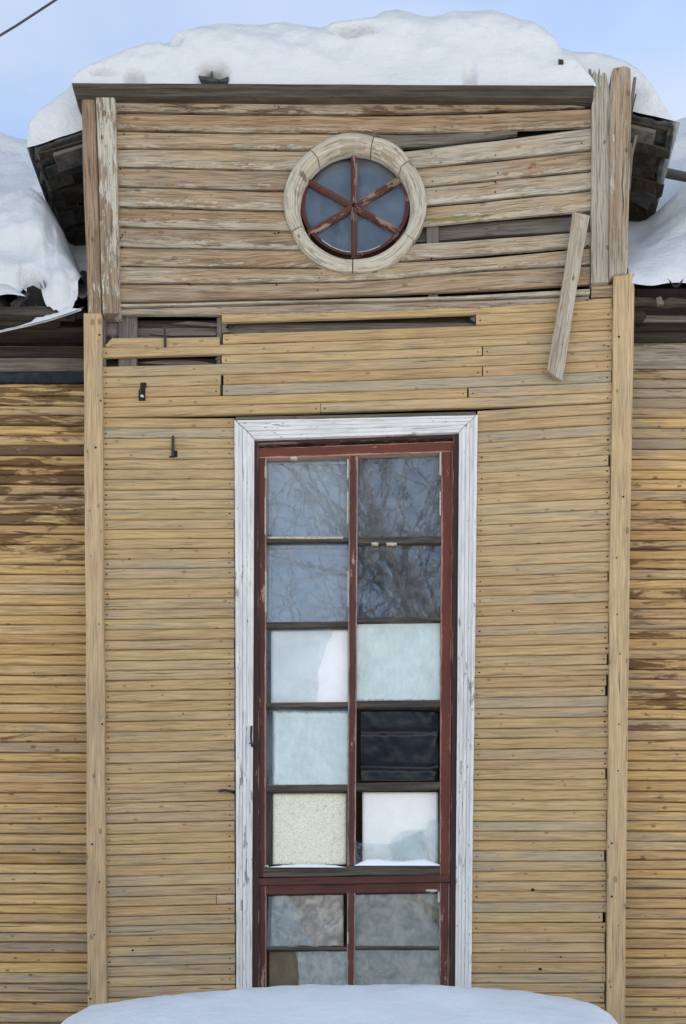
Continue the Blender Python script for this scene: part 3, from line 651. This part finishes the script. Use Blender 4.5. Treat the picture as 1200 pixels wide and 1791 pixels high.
def drift(nm, x0, x1, yb, hpts, label):
    def fn(a, b):
        px = lerp(x0, x1, a); h = interp(hpts, a)
        an = b * math.pi; s_ = math.sin(an) ** .8
        p = P(px, yb - h * s_ + 1.5 * noise.noise(Vector((px * .12, b * 3, x0))) * s_, 0); p.y = .03 - .045 * math.cos(an) + .004; return p
    return tag(grid_obj(nm, None, M['snow'], fn, 36, 12), label, 'snow')
drift('snow_drift', 468, 606, 1518, [(0, 0), (.1, 5), (.4, 9), (.6, 9.5), (.85, 6), (1, 1)], 'thin snow line on the window rail under the speckled board')
drift('snow_drift', 620, 770, 1515, [(0, 2), (.15, 16), (.3, 15), (.45, 12), (.6, 12), (.8, 15), (.92, 10), (1, 3)], 'lumpy snow heap on the window rail below the broken glass')

# ------------------------------------------------------------------ iron fittings, with black patches for the holes
def iron(nm, pts, r):
    v, f = [], []; tube(v, f, [P(a, b, c) for a, b, c in pts], [r] * len(pts), 7); return mesh_obj(nm, v, f, M['iron'], bay, None, None, True)
slab('strap_iron_or_hole', bay, M['iron'], [(286, 571), (290, 571), (291, 606), (286.5, 606)], -.045, .008)
slab('hole_patch', bay, M['hole'], [(245.5, 669), (256, 669), (256, 677), (254, 678), (254, 700), (242.5, 700), (242.5, 683), (245.5, 678)], -.0272, .006)  # no plate: black patch painting the open hole in the siding
iron('hook', [(247, 680, -.03), (246, 690, -.05), (249, 697, -.05), (252, 692, -.04)], .006)
v, f = [], []; tube(v, f, [P(248.5, 691, -.05), P(248.5, 693, -.056), P(248.5, 695.5, -.05)], [.005, .011, .006], 8); mesh_obj('hook_highlight', v, f, M['hook_glint'], bay, None, None, True)  # white bead painting the highlight on the curved hook
slab('strap_iron_or_hole', bay, M['iron'], [(300.5, 762), (304.5, 762), (304.5, 797), (299.5, 797)], -.04, .01)
slab('strap_iron_or_hole', bay, M['hole'], [(303.5, 788), (310, 788), (310, 799), (296, 800), (296, 798), (303.5, 797)], -.028, .008)  # black slab painting the small dark hole beside the strap
iron('hook', [(383, 1383.5, -.035), (392, 1382, -.05), (404, 1384, -.045), (410, 1387, -.02)], .0085)
iron('hook', [(436, 1300, -.06), (446, 1302, -.07), (452, 1296, -.05), (440, 1305, -.065), (447, 1310, -.05)], .0035)
iron('hook', [(440, 1270, -.055), (439, 1290, -.06), (441, 1306, -.06)], .007)

# ------------------------------------------------------------------ loose plank
lp = sweep('loose_plank', None, M['gable'], [(1002, 370, 1031, 377), (983, 500, 1008.5, 508), (957, 648, 984, 666)], -.095, BOX(.022, .003), 0, .004, .12, props={'grey': .45, 'peel': -.16}, tilt=.0)
tag(lp, 'loose grey plank hanging slantwise across the right of the gable', 'plank')

# ------------------------------------------------------------------ side walls (set back from the bay)
def side(x0, x1, ystart, slope, which):
    xa, xb = (X(x0, YW) - 4.2, XL + .02) if which == 'l' else (XR - .02, X(x1, YW) + 4.2)
    wl = boxes('side_wall', house, M['tanwall'], [(xa, xb, YW + .022, YW + .1, 0, Z(500, YW))])
    y = ystart
    while y < 1845:
        h = 17.4 + random.uniform(-1.4, 1.4)
        if which == 'l':
            stn = interp([(660, .5), (760, .6), (880, .6), (960, .46), (1100, .15), (1300, .22), (1350, .12), (1800, .05)], y) + random.uniform(-.16, .14)
            gry = interp([(660, 0), (1000, 0), (1300, .15), (1500, .3), (1800, .4)], y) + random.uniform(-.25, .3)
        else:
            stn = interp([(640, .35), (700, .15), (930, .3), (1150, .4), (1260, .35), (1400, .12), (1800, .05)], y) + random.uniform(-.22, .2)
            gry = interp([(640, .9), (780, .7), (850, .1), (1250, .35), (1500, .35), (1800, .3)], y) + random.uniform(-.25, .3)
        n = 5; st = []
        for k in range(n + 1):
            x = lerp(x0, x1, k / n); d = slope * (x - (146 if which == 'l' else 1100)); st.append((x, y + d, x, y + h + d))
        sweep('plank', wl, M['side'], st, YW - random.random() * .006, PLANK(.022, .008), .006, .007, props={'stain': stn, 'grey': gry, 'peel': 0})
        y += h
    return wl
swl = side(-250, 158, 676, .004, 'l'); swr = side(1052, 1450, 645, .004, 'r')
def band(wl, x0, x1, ya, yb, mat, yf, **pr): sweep('frieze_board', wl, M[mat], [(x0, ya, x0, yb), (lerp(x0, x1, .5), ya + 1, lerp(x0, x1, .5), yb), (x1, ya, x1, yb)], yf, BOX(.03, .005), 0, .006, props=pr)
M['tar'] = plain('blue_black_tar_paper', (.017, .020, .025), .7, .7, 14, .6)
band(swl, -250, 158, 668, 677, 'side', YW + .004, stain=.5); band(swl, -250, 158, 650, 668, 'tar', YW - .02); band(swl, -250, 158, 624, 649, 'greyold', YW - .01, grey=-.2)
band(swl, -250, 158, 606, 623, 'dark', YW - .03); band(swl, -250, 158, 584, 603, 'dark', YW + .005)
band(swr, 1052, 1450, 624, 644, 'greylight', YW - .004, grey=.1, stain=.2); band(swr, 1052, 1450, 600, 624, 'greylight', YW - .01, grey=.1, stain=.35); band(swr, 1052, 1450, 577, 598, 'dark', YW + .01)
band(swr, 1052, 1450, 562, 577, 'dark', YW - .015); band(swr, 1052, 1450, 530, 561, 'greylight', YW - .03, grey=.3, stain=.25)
# rest of the shell, so that no daylight leaks in
boxes('rear_wall', house, M['tanwall'], [(-7, 7, 5.4, 5.5, 0, 7.4), (-7, -6.9, .5, 5.5, 0, 7.4), (6.9, 7, .5, 5.5, 0, 7.4)])

# ------------------------------------------------------------------ main roof
SL = math.atan(1.12); YR = 2.75
def roof_z(zE, yE, yy): return zE + (yy - yE) * math.tan(SL)
ZEL, ZER, YE = Z(548, .05), Z(505, .05), .05
mr_ = mesh_obj('main_roof', [(-7.2, YE, ZEL), (X(150), YE, ZEL), (X(150), YR, roof_z(ZEL, YE, YR)), (-7.2, YR, roof_z(ZEL, YE, YR)),
                             (X(1100), YE, ZER), (7.2, YE, ZER), (7.2, YR, roof_z(ZER, YE, YR)), (X(1100), YR, roof_z(ZER, YE, YR)),
                             (X(150), .7, roof_z(ZEL, YE, .7)), (X(1100), .7, roof_z(ZER, YE, .7)),
                             (-7.2, 5.6, ZEL), (7.2, 5.6, ZER)],
               [[0, 1, 2, 3], [4, 5, 6, 7], [8, 9, 7, 2], [3, 2, 7, 6, 11, 10]], M['dark'], house, [[(0, 0), (3, 0), (3, 3), (0, 3)]] * 3 + [[(0, 0), (1, 0), (2, 0), (3, 0), (3, 3), (0, 3)]])
md = mr_.modifiers.new('t', 'SOLIDIFY'); md.thickness = .03; md.offset = -1
# soffit: boards under the eave
for k, yy in enumerate((.07, .14, .21)):
    boxes('soffit_board', mr_, M['dark'], [(-7.1, X(152), yy, yy + .06, ZEL - .10 + k * .02, ZEL - .075 + k * .02)])
    boxes('soffit_board', mr_, M['dark'], [(X(1104), 7.1, yy, yy + .06, ZER - .08 + k * .02, ZER - .055 + k * .02)])
boxes('fascia_board', mr_, M['cornice'], [(-7.1, X(128), .03, .05, ZEL - .05, ZEL - .005)])
boxes('fascia_board', mr_, M['dark'], [(X(1108), 7.1, .07, .09, ZER - .09, ZER - .012)])
# corrugated sheets along the right eave and a broken one on the left
def corrug(xa, xb, zE, y0, ln, ph, nm='roof_sheet', drop=0.0, mat='slate'):
    nu = max(8, int((xb - xa) / .0125))
    def fn(a, b):
        x = lerp(xa, xb, a); q = b * ln
        return Vector((x, y0 + q * math.cos(SL), zE + drop + q * math.sin(SL) + .026 * (1 + .5 * noise.noise(Vector((x * 4, ph, 2)))) * math.sin((x + ph) * 2 * math.pi / .145 + .9 * noise.noise(Vector((x * 2.2, 5, ph)))) + .025 * noise.noise(Vector((x * 1.7, 8, ph)))))
    o = grid_obj(nm, mr_, M[mat], fn, nu, 4); m = o.modifiers.new('t', 'SOLIDIFY'); m.thickness = .008; m.offset = 1; return o
corrug(X(1104, -.05), X(1104, -.05) + .98, ZER - .02, -.05, .8, .06); corrug(X(1104, -.05) + .94, X(1104) + 1.95, ZER - .012, -.05, .8, .06)
corrug(X(120, -.02), X(156, -.02), ZEL + .06, -.02, .5, .0, mat='felt'); corrug(-4.0, X(64, -.02), ZEL + .015, -.0, .5, .03, mat='felt')
for nm_, mt, poly, yy, th in (('broken_board_or_gap', 'cornice', [(-120, 536), (-30, 534), (20, 537), (70, 535), (112, 539), (109, 546), (114, 551), (60, 552), (10, 550), (-60, 553), (-120, 551)], -.03, .05),
        ('broken_board_or_gap', 'dark', [(-90, 557), (-10, 560), (60, 556), (104, 561), (98, 567), (20, 568), (-90, 566)], .03, .03),
        ('broken_board_or_gap', 'void', [(28, 520), (40, 506), (58, 499), (74, 508), (80, 536), (30, 538)], .0, .03),  # no board: black slab painting the dark gap under the snow
        ('broken_board_or_gap', 'felt', [(18, 530), (30, 522), (46, 510), (52, 514), (38, 528), (30, 538), (20, 540)], -.02, .02),
        ('broken_board_or_gap', 'cornice', [(1108, 519), (1140, 521), (1158, 527), (1172, 520), (1206, 524), (1260, 521), (1260, 529), (1190, 531), (1165, 534), (1130, 528), (1108, 530)], .03, .03),
        ('broken_board_or_gap', 'dark', [(1108, 536), (1122, 540), (1132, 552), (1124, 561), (1108, 560)], .12, .02),
        ('broken_board_or_gap', 'greyold', [(1148, 521), (1156, 518), (1162, 530), (1150, 532)], -.01, .02)):
    slab(nm_, mr_, M[mt], poly, yy, th, 'h')
# bent strip torn from the left eave, with snow lying on it
def strip(dz, th, mat, nm, par):
    cv = [(-120, 588), (-40, 586), (0, 581), (50, 570), (90, 560), (120, 550), (146, 541)]
    v, f = [], []
    for px, py in cv:
        for dy in (-.012, .0):
            for dd in (0, th):
                p = P(px, py, -.02); v.append(p + Vector((0, dy, dz + dd + (dy + .012) * .3)))
    for i in range(len(cv) - 1):
        a = i * 4; b = a + 4
        for q in ((0, 1), (1, 3), (3, 2), (2, 0)): f.append([a + q[0], b + q[0], b + q[1], a + q[1]])
    f += [[0, 1, 3, 2], [len(v) - 4, len(v) - 2, len(v) - 1, len(v) - 3]]
    return mesh_obj(nm, v, f, mat, par)
strip(0, .006, M['felt'], 'torn_edge_strip', mr_)

# ------------------------------------------------------------------ dormer roof behind the false gable
EL, ER = P(62, 266, .12), P(1178, 224, .12)
XRG = .1; ZRG = EL.z + .30 * (XRG - EL.x); SLR = (ZRG - ER.z) / (ER.x - XRG)
def dz(x): return EL.z + .30 * (x - EL.x) if x < XRG else ER.z + SLR * (ER.x - x)
dr = mesh_obj('dormer_roof', [(EL.x + .1, .14, dz(EL.x + .1) + .012), (XRG, .14, ZRG), (ER.x - .1, .14, dz(ER.x - .1) + .012), (EL.x + .1, 3.4, dz(EL.x + .1) + .012), (XRG, 3.4, ZRG), (ER.x - .1, 3.4, dz(ER.x - .1) + .012)],
              [[0, 1, 4, 3], [1, 2, 5, 4]], M['dark'], house, [[(0, 0), (1, 0), (1, 1), (0, 1)]] * 2)
for side_, ex in ((1, EL.x), (-1, ER.x)):
    for k in range(6):                               # deck boards seen from below
        y0 = .13 + k * .15; a, b = ex + side_ * (.11 + .02 * math.sin(k * 2.3)), ex + side_ * .75
        zz = lambda x: dz(x) - .03
        v = []
        for x in (a, b):
            for yy in (y0, y0 + .125):
                for d in (0, .022): v.append((x, yy, zz(x) + d - (.02 if k == 0 else 0) - .006 * (k % 2)))
        mesh_obj('deck_board', v, [[0, 1, 3, 2], [4, 6, 7, 5], [0, 4, 5, 1], [2, 3, 7, 6], [0, 2, 6, 4], [1, 5, 7, 3]], M['greyold' if k in (0,) else 'dark'], dr,
                 [[(0, 0), (0, .1), (.1, .1), (.1, 0)]] * 2 + [[(0, 0), (.6, 0), (.6, .12), (0, .12)]] * 4)
    for k in range(5):                               # overlapping lengths of roofing felt, crumpled at the eave
        y0 = .10 + k * .185
        def fn(a, b, k=k, y0=y0, side_=side_, ex=ex):
            x = ex + side_ * (a * .62 - .012 * math.sin(k * 3.1 + b * 2)); yy = y0 + b * .215
            wv = math.exp(-a * 5)
            return Vector((x, yy, dz(x) + .012 - .012 * b + .04 * wv * fbm(x * 11, yy * 19, k * 3.3) - .02 * wv * (math.sin(b * math.pi)) - .01 * wv))
        o = grid_obj('felt_sheet', dr, M['felt'], fn, 22, 14); m = o.modifiers.new('t', 'SOLIDIFY'); m.thickness = .009; m.offset = 1
    for k in range(9):
        y0 = .12 + k * .095 + random.uniform(-.01, .01); wd = random.uniform(.06, .11); a = ex - side_ * random.uniform(-.05, .02) ; b = ex + side_ * random.uniform(.16, .34)
        dd = random.uniform(.015, .05); tl = random.uniform(-.03, .02); v = []
        for q, x in enumerate((a, b)):
            for yy in (y0, y0 + wd):
                for d in (0, .014): v.append((x + (random.uniform(-.02, .02) if q == 0 else 0), yy, dz(x) - dd + d + tl * (1 - q) + random.uniform(-.004, .004)))
        mesh_obj('eave_board', v, [[0, 1, 3, 2], [4, 6, 7, 5], [0, 4, 5, 1], [2, 3, 7, 6], [0, 2, 6, 4], [1, 5, 7, 3]], M[random.choice(('dark', 'dark', 'felt', 'cornice'))], dr,
                 [[(0, 0), (0, .1), (.1, .1), (.1, 0)]] * 2 + [[(0, 0), (.3, 0), (.3, .1), (0, .1)]] * 4)
    # eave facing strips hanging under the felt edge
    v, f = [], []
    for k in range(8):
        yy = .12 + k * .12; v += [Vector((ex + side_ * (.03 + .015 * math.sin(k * 4)), yy, dz(ex) - .045 + .01 * math.sin(k * 2.7))), Vector((ex + side_ * .01, yy, dz(ex) + .01))]
    for k in range(7): f.append([2 * k, 2 * k + 2, 2 * k + 3, 2 * k + 1])
    o = mesh_obj('felt_edge', v, f, M['felt'], dr); m = o.modifiers.new('t', 'SOLIDIFY'); m.thickness = .012
boxes('dormer_wall', house, M['dark'], [(X(152), X(160), .1, 3.2, Z(548), Z(252)), (X(1090), X(1098), .1, 3.2, Z(500), Z(235))])
v, f = [], []; tube(v, f, [P(1110, 280, 1.0), P(1162, 302, .75), P(1330, 335, .45)], [.03, .028, .025], 8)
pole = tag(mesh_obj('wooden_pole', v, f, M['greyold'], None, None, None, True), 'grey wooden pole jutting out under the right dormer eave', 'pole')

# ------------------------------------------------------------------ snow on the roofs
def cap(outline, yf_fn, base_fn, D=.42, nx=190, seed=0, amp=.05, back=3.0, dp=.13, dimples=(), lean=0.0):
    n1, n2 = 40, 14; verts = []
    x0, x1 = P(*outline[0], dp).x, P(*outline[-1], dp).x
    sy = lambda yy, zz: VY - (zz - CZ) * S * CD / (CD + yy)
    def prof(yf, zb, hh):
        Dh = min(D, .10 + hh * .75); o = []
        for j in range(n1):
            a = j / (n1 - 1) * math.pi / 2
            o.append((yf + Dh * (1 - math.cos(a)) ** lerp(1.5, .8, lean) - .05 * math.sin(2 * a) * min(1, hh / .3), zb + hh * math.sin(a) ** lerp(.62, .95, lean), math.sin(a)))
        for j in range(n2):
            q = (j + 1) / n2; yy = yf + Dh + q * q * (back - Dh); o.append((yy, zb + hh + .05 * (yy - yf - Dh), 1))
        return o
    for i in range(nx):
        x = lerp(x0, x1, i / (nx - 1)); px = VX + (x - CX) * S * CD / (CD + dp)
        yf = yf_fn(x); zb = base_fn(x); tgt = interp(outline, px)
        lo, hi = .004, 1.6
        for _ in range(16):
            mid = (lo + hi) / 2
            if min(sy(q[0], q[1]) for q in prof(yf, zb, mid)) > tgt: lo = mid
            else: hi = mid
        hh = lo
        for j, (yy, zz, k) in enumerate(prof(yf, zb, hh)):
            am = amp * min(1, hh / .25)
            d = fbm(x * 1.7 + seed, yy * 2.2, zz * 2.4 + seed, 3) * am * .9 + fbm(x * 7, yy * 7, zz * 9 + seed, 3) * am * .32
            qx, qy = VX + (x - CX) * S * CD / (CD + yy), sy(yy, zz)
            for hx, hy, rx, ry, dd in dimples:
                yy += dd * math.exp(-(((qx - hx) / rx) ** 2 + ((qy - hy) / ry) ** 2) ** 2)
            verts.append(Vector((x, yy - d * (1 - .5 * k) * (.35 + .65 * min(1, j / 5)), zz + d * k * .3)))
    m = n1 + n2
    faces = [[i * m + j, (i + 1) * m + j, (i + 1) * m + j + 1, i * m + j + 1] for i in range(nx - 1) for j in range(m - 1)]
    return verts, faces
capo = [(139, 147), (141, 138), (150, 124), (165, 112), (185, 100), (210, 90), (240, 79), (272, 71), (281, 74), (300, 64), (315, 57), (350, 50), (430, 44), (470, 38), (500, 35), (545, 39), (566, 44), (585, 38), (620, 34), (650, 31), (670, 23), (692, 18),
        (725, 25), (740, 27), (775, 27), (790, 22), (820, 20), (860, 22), (885, 27), (900, 36), (925, 38), (945, 50), (958, 62), (975, 80), (990, 95), (1005, 108), (1015, 124), (1026, 135), (1033, 147)]
backo = [(58, 264), (57, 250), (60, 225), (66, 205), (85, 185), (115, 165), (150, 140), (300, 110), (600, 70), (800, 66), (930, 72), (965, 80), (1000, 92), (1030, 93), (1062, 97), (1085, 106), (1110, 120), (1135, 150), (1150, 180), (1166, 205), (1176, 216), (1181, 224)]
backo2 = [backo[0], (60, 235), (63, 215), (68, 202)] + backo[4:]
v1, f1 = cap(capo, lambda x: -.085 + .03 * noise.noise(Vector((x * 2, 3, 1))), lambda x: Z(151, -.085), seed=3, nx=300, dimples=[(235, 132, 16, 9, .10), (372, 128, 26, 15, .16), (736, 138, 14, 7, .09), (822, 124, 11, 11, .07), (620, 47, 40, 9, .10), (300, 66, 20, 8, .05), (500, 140, 40, 4, .04), (180, 120, 22, 5, .04)])
v2, f2 = cap(backo2, lambda x: .10, lambda x: dz(x) + .028, seed=11, D=.5, amp=.03, dp=.25)
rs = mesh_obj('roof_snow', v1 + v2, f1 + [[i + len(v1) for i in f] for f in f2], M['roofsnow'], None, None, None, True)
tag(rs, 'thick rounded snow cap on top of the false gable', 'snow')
slab('tin_shard', None, M['felt'], [(345, 130), (352, 133), (367, 134), (371, 122), (374, 136), (385, 139), (398, 134), (408, 136), (407, 142), (372, 142), (352, 139)], -.045, .05)
tag(bpy.data.objects['tin_shard'], 'dark torn roofing scrap poking out of the snow cap above the cornice', 'scrap')
s2 = slab('brick_stub', None, M['dark'], [(977, 103), (985, 104), (986, 109), (978, 109)], -.12, .3); tag(s2, 'tiny dark stub showing in the snow cap near the splintered post', 'stub')

def roof_snow(name, xa, xb, zE, thick, low, label, vlen=3.95, nx=90, nv=70, seed=0, knee=None, lip=.22):
    n = Vector((0, -math.sin(SL), math.cos(SL)))
    def fn(a, b):
        x = (lerp(xa, knee, a / .35) if a < .35 else lerp(knee, xb, (a - .35) / .65)) if knee else lerp(xa, xb, a); v0 = low(x); q = b * b * .35 + b * .65
        v = lerp(v0, vlen, q)
        rnd = math.sqrt(max(0, 1 - (1 - min(1, (v - v0) / lip)) ** 2))
        top = math.sqrt(max(0, 1 - (1 - min(1, (vlen - v) / .3)) ** 2))
        t = max(.0, thick(x, v)) * (.02 + .98 * rnd) * (.3 + .7 * top) + .035
        p = Vector((x, YE + v * math.cos(SL), zE + v * math.sin(SL)))
        d = fbm(x * 1.5 + seed, v * 2.4, seed, 3) * .09 + fbm(x * 5, v * 7 + seed, 2, 3) * .02
        return p + n * (t + d * rnd * min(1, thick(x, v) / .2))
    return tag(grid_obj(name, None, M['roofsnow'], fn, nx, nv), label, 'snow')
lumpo = [(-900, 310), (-200, 326), (-60, 332), (0, 336), (30, 328), (52, 330), (68, 340), (78, 356), (92, 382), (108, 418), (124, 446), (138, 466), (152, 484)]
lumpb = [(-900, 545), (-200, 540), (-60, 530), (-20, 512), (4, 506), (24, 512), (32, 518), (38, 506), (46, 497), (60, 494), (70, 500), (75, 518), (80, 534), (95, 541), (112, 543), (124, 539), (130, 524), (138, 510), (152, 504)]
def lump_base(x):
    px = VX + (x - CX) * S * CD / (CD - .05)
    return P(px, interp(lumpb, px) + 4 * noise.noise(Vector((px * .21, 2, 0))) + 2 * noise.noise(Vector((px * .6, 5, 0))), -.05).z
v3, f3 = cap(lumpo, lambda x: -.05 + .02 * noise.noise(Vector((x * 9, 1, 4))), lump_base, D=.62, nx=420, seed=21, amp=.07, back=1.6, dp=.2, lean=.85,
             dimples=[(55, 492, 26, 10, .09), (104, 500, 16, 30, -.05), (30, 430, 40, 26, .05), (88, 420, 9, 50, .03)])
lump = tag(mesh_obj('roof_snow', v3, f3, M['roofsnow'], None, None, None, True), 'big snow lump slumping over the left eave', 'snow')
roof_snow('roof_snow', -7.1, X(160), ZEL + .03, lambda x, v: lerp(.03, .26, sstep(0, .25, X(70) - x)), lambda x: .5, 'smooth upper snow on the main roof behind the left snow lump', seed=5, nx=120)
XBR = lambda v: interp([(0, X(1090)), (.4, X(1108)), (.8, X(1135)), (1.4, X(1165)), (4, X(1185))], v)
def thr(x, v):
    e = sstep(0, .5, x - XBR(v))
    return lerp(.06, interp([(0, .10), (.5, .26), (1.2, .32), (2, .30), (4, .30)], v), e)
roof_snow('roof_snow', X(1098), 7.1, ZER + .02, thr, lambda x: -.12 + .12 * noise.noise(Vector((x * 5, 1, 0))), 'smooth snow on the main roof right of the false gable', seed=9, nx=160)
# snow lying on the torn strip
def fn(a, b):
    px = lerp(-100, 142, a); py = interp([(-120, 588), (-40, 586), (0, 581), (50, 570), (90, 560), (120, 550), (146, 541)], px)
    h = interp([(-100, 1.5), (30, 1.5), (50, 4), (62, 9), (80, 10), (100, 8), (118, 13), (128, 7), (142, 1)], px) * (1 + .3 * noise.noise(Vector((px * .1, 0, 4))))
    an = b * math.pi; p = P(px, py - 1.0 - h * math.sin(an) ** .7, -.035); p.y += -.008 * math.cos(an); return p
tag(grid_obj('snow_strip', None, M['roofsnow'], fn, 70, 9), 'thin sagging line of snow under the left eave', 'snow')
tag(grid_obj('snow_lump', None, M['roofsnow'], lambda a, b: P(lerp(-60, 46, a), 516 - 22 * math.sin(math.pi * min(1, .15 + a * .85)) * math.sin(b * math.pi) ** .7 + 8 * (1 - a) + (4 * math.sin(a * 7)), -.05 - .10 * math.cos(b * math.pi)), 30, 14),
    'small snow lump at the far left eave beside the dark gap', 'snow')

# ------------------------------------------------------------------ snow bank below the window
bk = [(-900, 1935), (-300, 1925), (20, 1905), (80, 1850), (100, 1815), (118, 1787), (135, 1767), (155, 1755), (200, 1746), (300, 1736), (400, 1728), (500, 1722.5), (640, 1719), (740, 1719), (850, 1724), (950, 1735), (1000, 1743), (1035, 1753), (1060, 1768), (1075, 1785), (1086, 1805), (1110, 1850), (1180, 1900), (1500, 1925), (2100, 1935)]
def fn(a, b):
    YC = -2.3
    px = lerp(-900, 2100, .5 + (a - .5) * (.35 + .65 * abs(2 * a - 1) ** 1.2)); pc = interp(bk, px)
    crest = P(px, pc, YC)
    if b < .25:
        q = b / .25; yy = lerp(.5, YC, q); zz = crest.z - .25 * (1 - q) ** 2
    else:
        q = (b - .25) / .75; yy = YC - 3.6 * (q ** 1.35); s_ = 1 - q
        zz = crest.z * (1 - (1 - s_ ** 1.6)) if False else crest.z * math.cos(min(1, q) * math.pi / 2) ** 1.15 - .02
    d = fbm(px * .004, yy * 1.2, 3, 3) * .03 * (1 if b > .3 else .3) + fbm(px * .02, yy * 5, 7, 3) * .008
    return Vector((crest.x, yy, zz + d))
tag(grid_obj('snow_bank', None, M['snow'], fn, 220, 70), 'smooth blue white snow bank below the tall window', 'snow')

# ------------------------------------------------------------------ bare tree behind the viewer, mirrored in the panes, and the cable
rt = random.Random(21)
tree = empty('bare_tree', (3.0, -15.5, 0), 'leafless tree mirrored in the upper window panes', 'tree')
tv, tf, bv, bf = [], [], [], []
def grow(p, d, ln, r, lvl):
    pts = [p]; rad = [r]; q = p.copy(); dd = d.copy(); k = 4 if lvl < 3 else 3
    for i in range(k):
        dd = (dd + Vector((rt.uniform(-1, 1), rt.uniform(-1, 1), rt.uniform(-.6, .8))) * .17).normalized()
        q = q + dd * ln / k; pts.append(q.copy()); rad.append(r * (1 - .45 * (i + 1) / k))
    tube(*((tv, tf) if lvl == 0 else (bv, bf)), pts, rad, 7 if lvl < 2 else 4)
    if lvl >= 5: return
    nb = (6, 4, 4, 3, 3)[lvl]
    for i in range(nb):
        t = rt.uniform(.35, 1); idx = min(len(pts) - 2, int(t * k)); s = pts[idx].lerp(pts[idx + 1], t * k - idx if t < 1 else 1)
        ax = Vector((rt.uniform(-1, 1), rt.uniform(-1, 1), rt.uniform(-.5, .6))).normalized()
        nd = (dd * .75 + ax * .85).normalized(); nd.z += .08
        grow(s, nd.normalized(), ln * rt.uniform(.5, .78), max(r * .46, .009), lvl + 1)
grow(Vector((0, 0, 0)), Vector((-.05, 0, 1)), 10.5, .19, 0)
for _ in range(4): 
    a = rt.uniform(0, 6.28); grow(Vector((0, 0, rt.uniform(7, 10))), Vector((math.cos(a) * .8, math.sin(a) * .5, .75)).normalized(), rt.uniform(4, 5.5), .12, 1)
mesh_obj('trunk', tv, tf, M['bark'], tree, None, None, True); mesh_obj('crown', bv, bf, M['bark'], tree, None, None, True)

v, f = [], []; pa, pb = P(-420, 305, -1.5), P(330, -128, -1.5)
tube(v, f, [pa.lerp(pb, k / 10) - Vector((0, 0, .12 * math.sin(k / 10 * math.pi))) + Vector((0, 0, .118)) for k in range(11)], [.0055] * 11, 6)
tag(mesh_obj('power_cable', v, f, M['cable'], None, None, None, True), 'thin dark cable crossing the sky at the top left corner', 'cable')
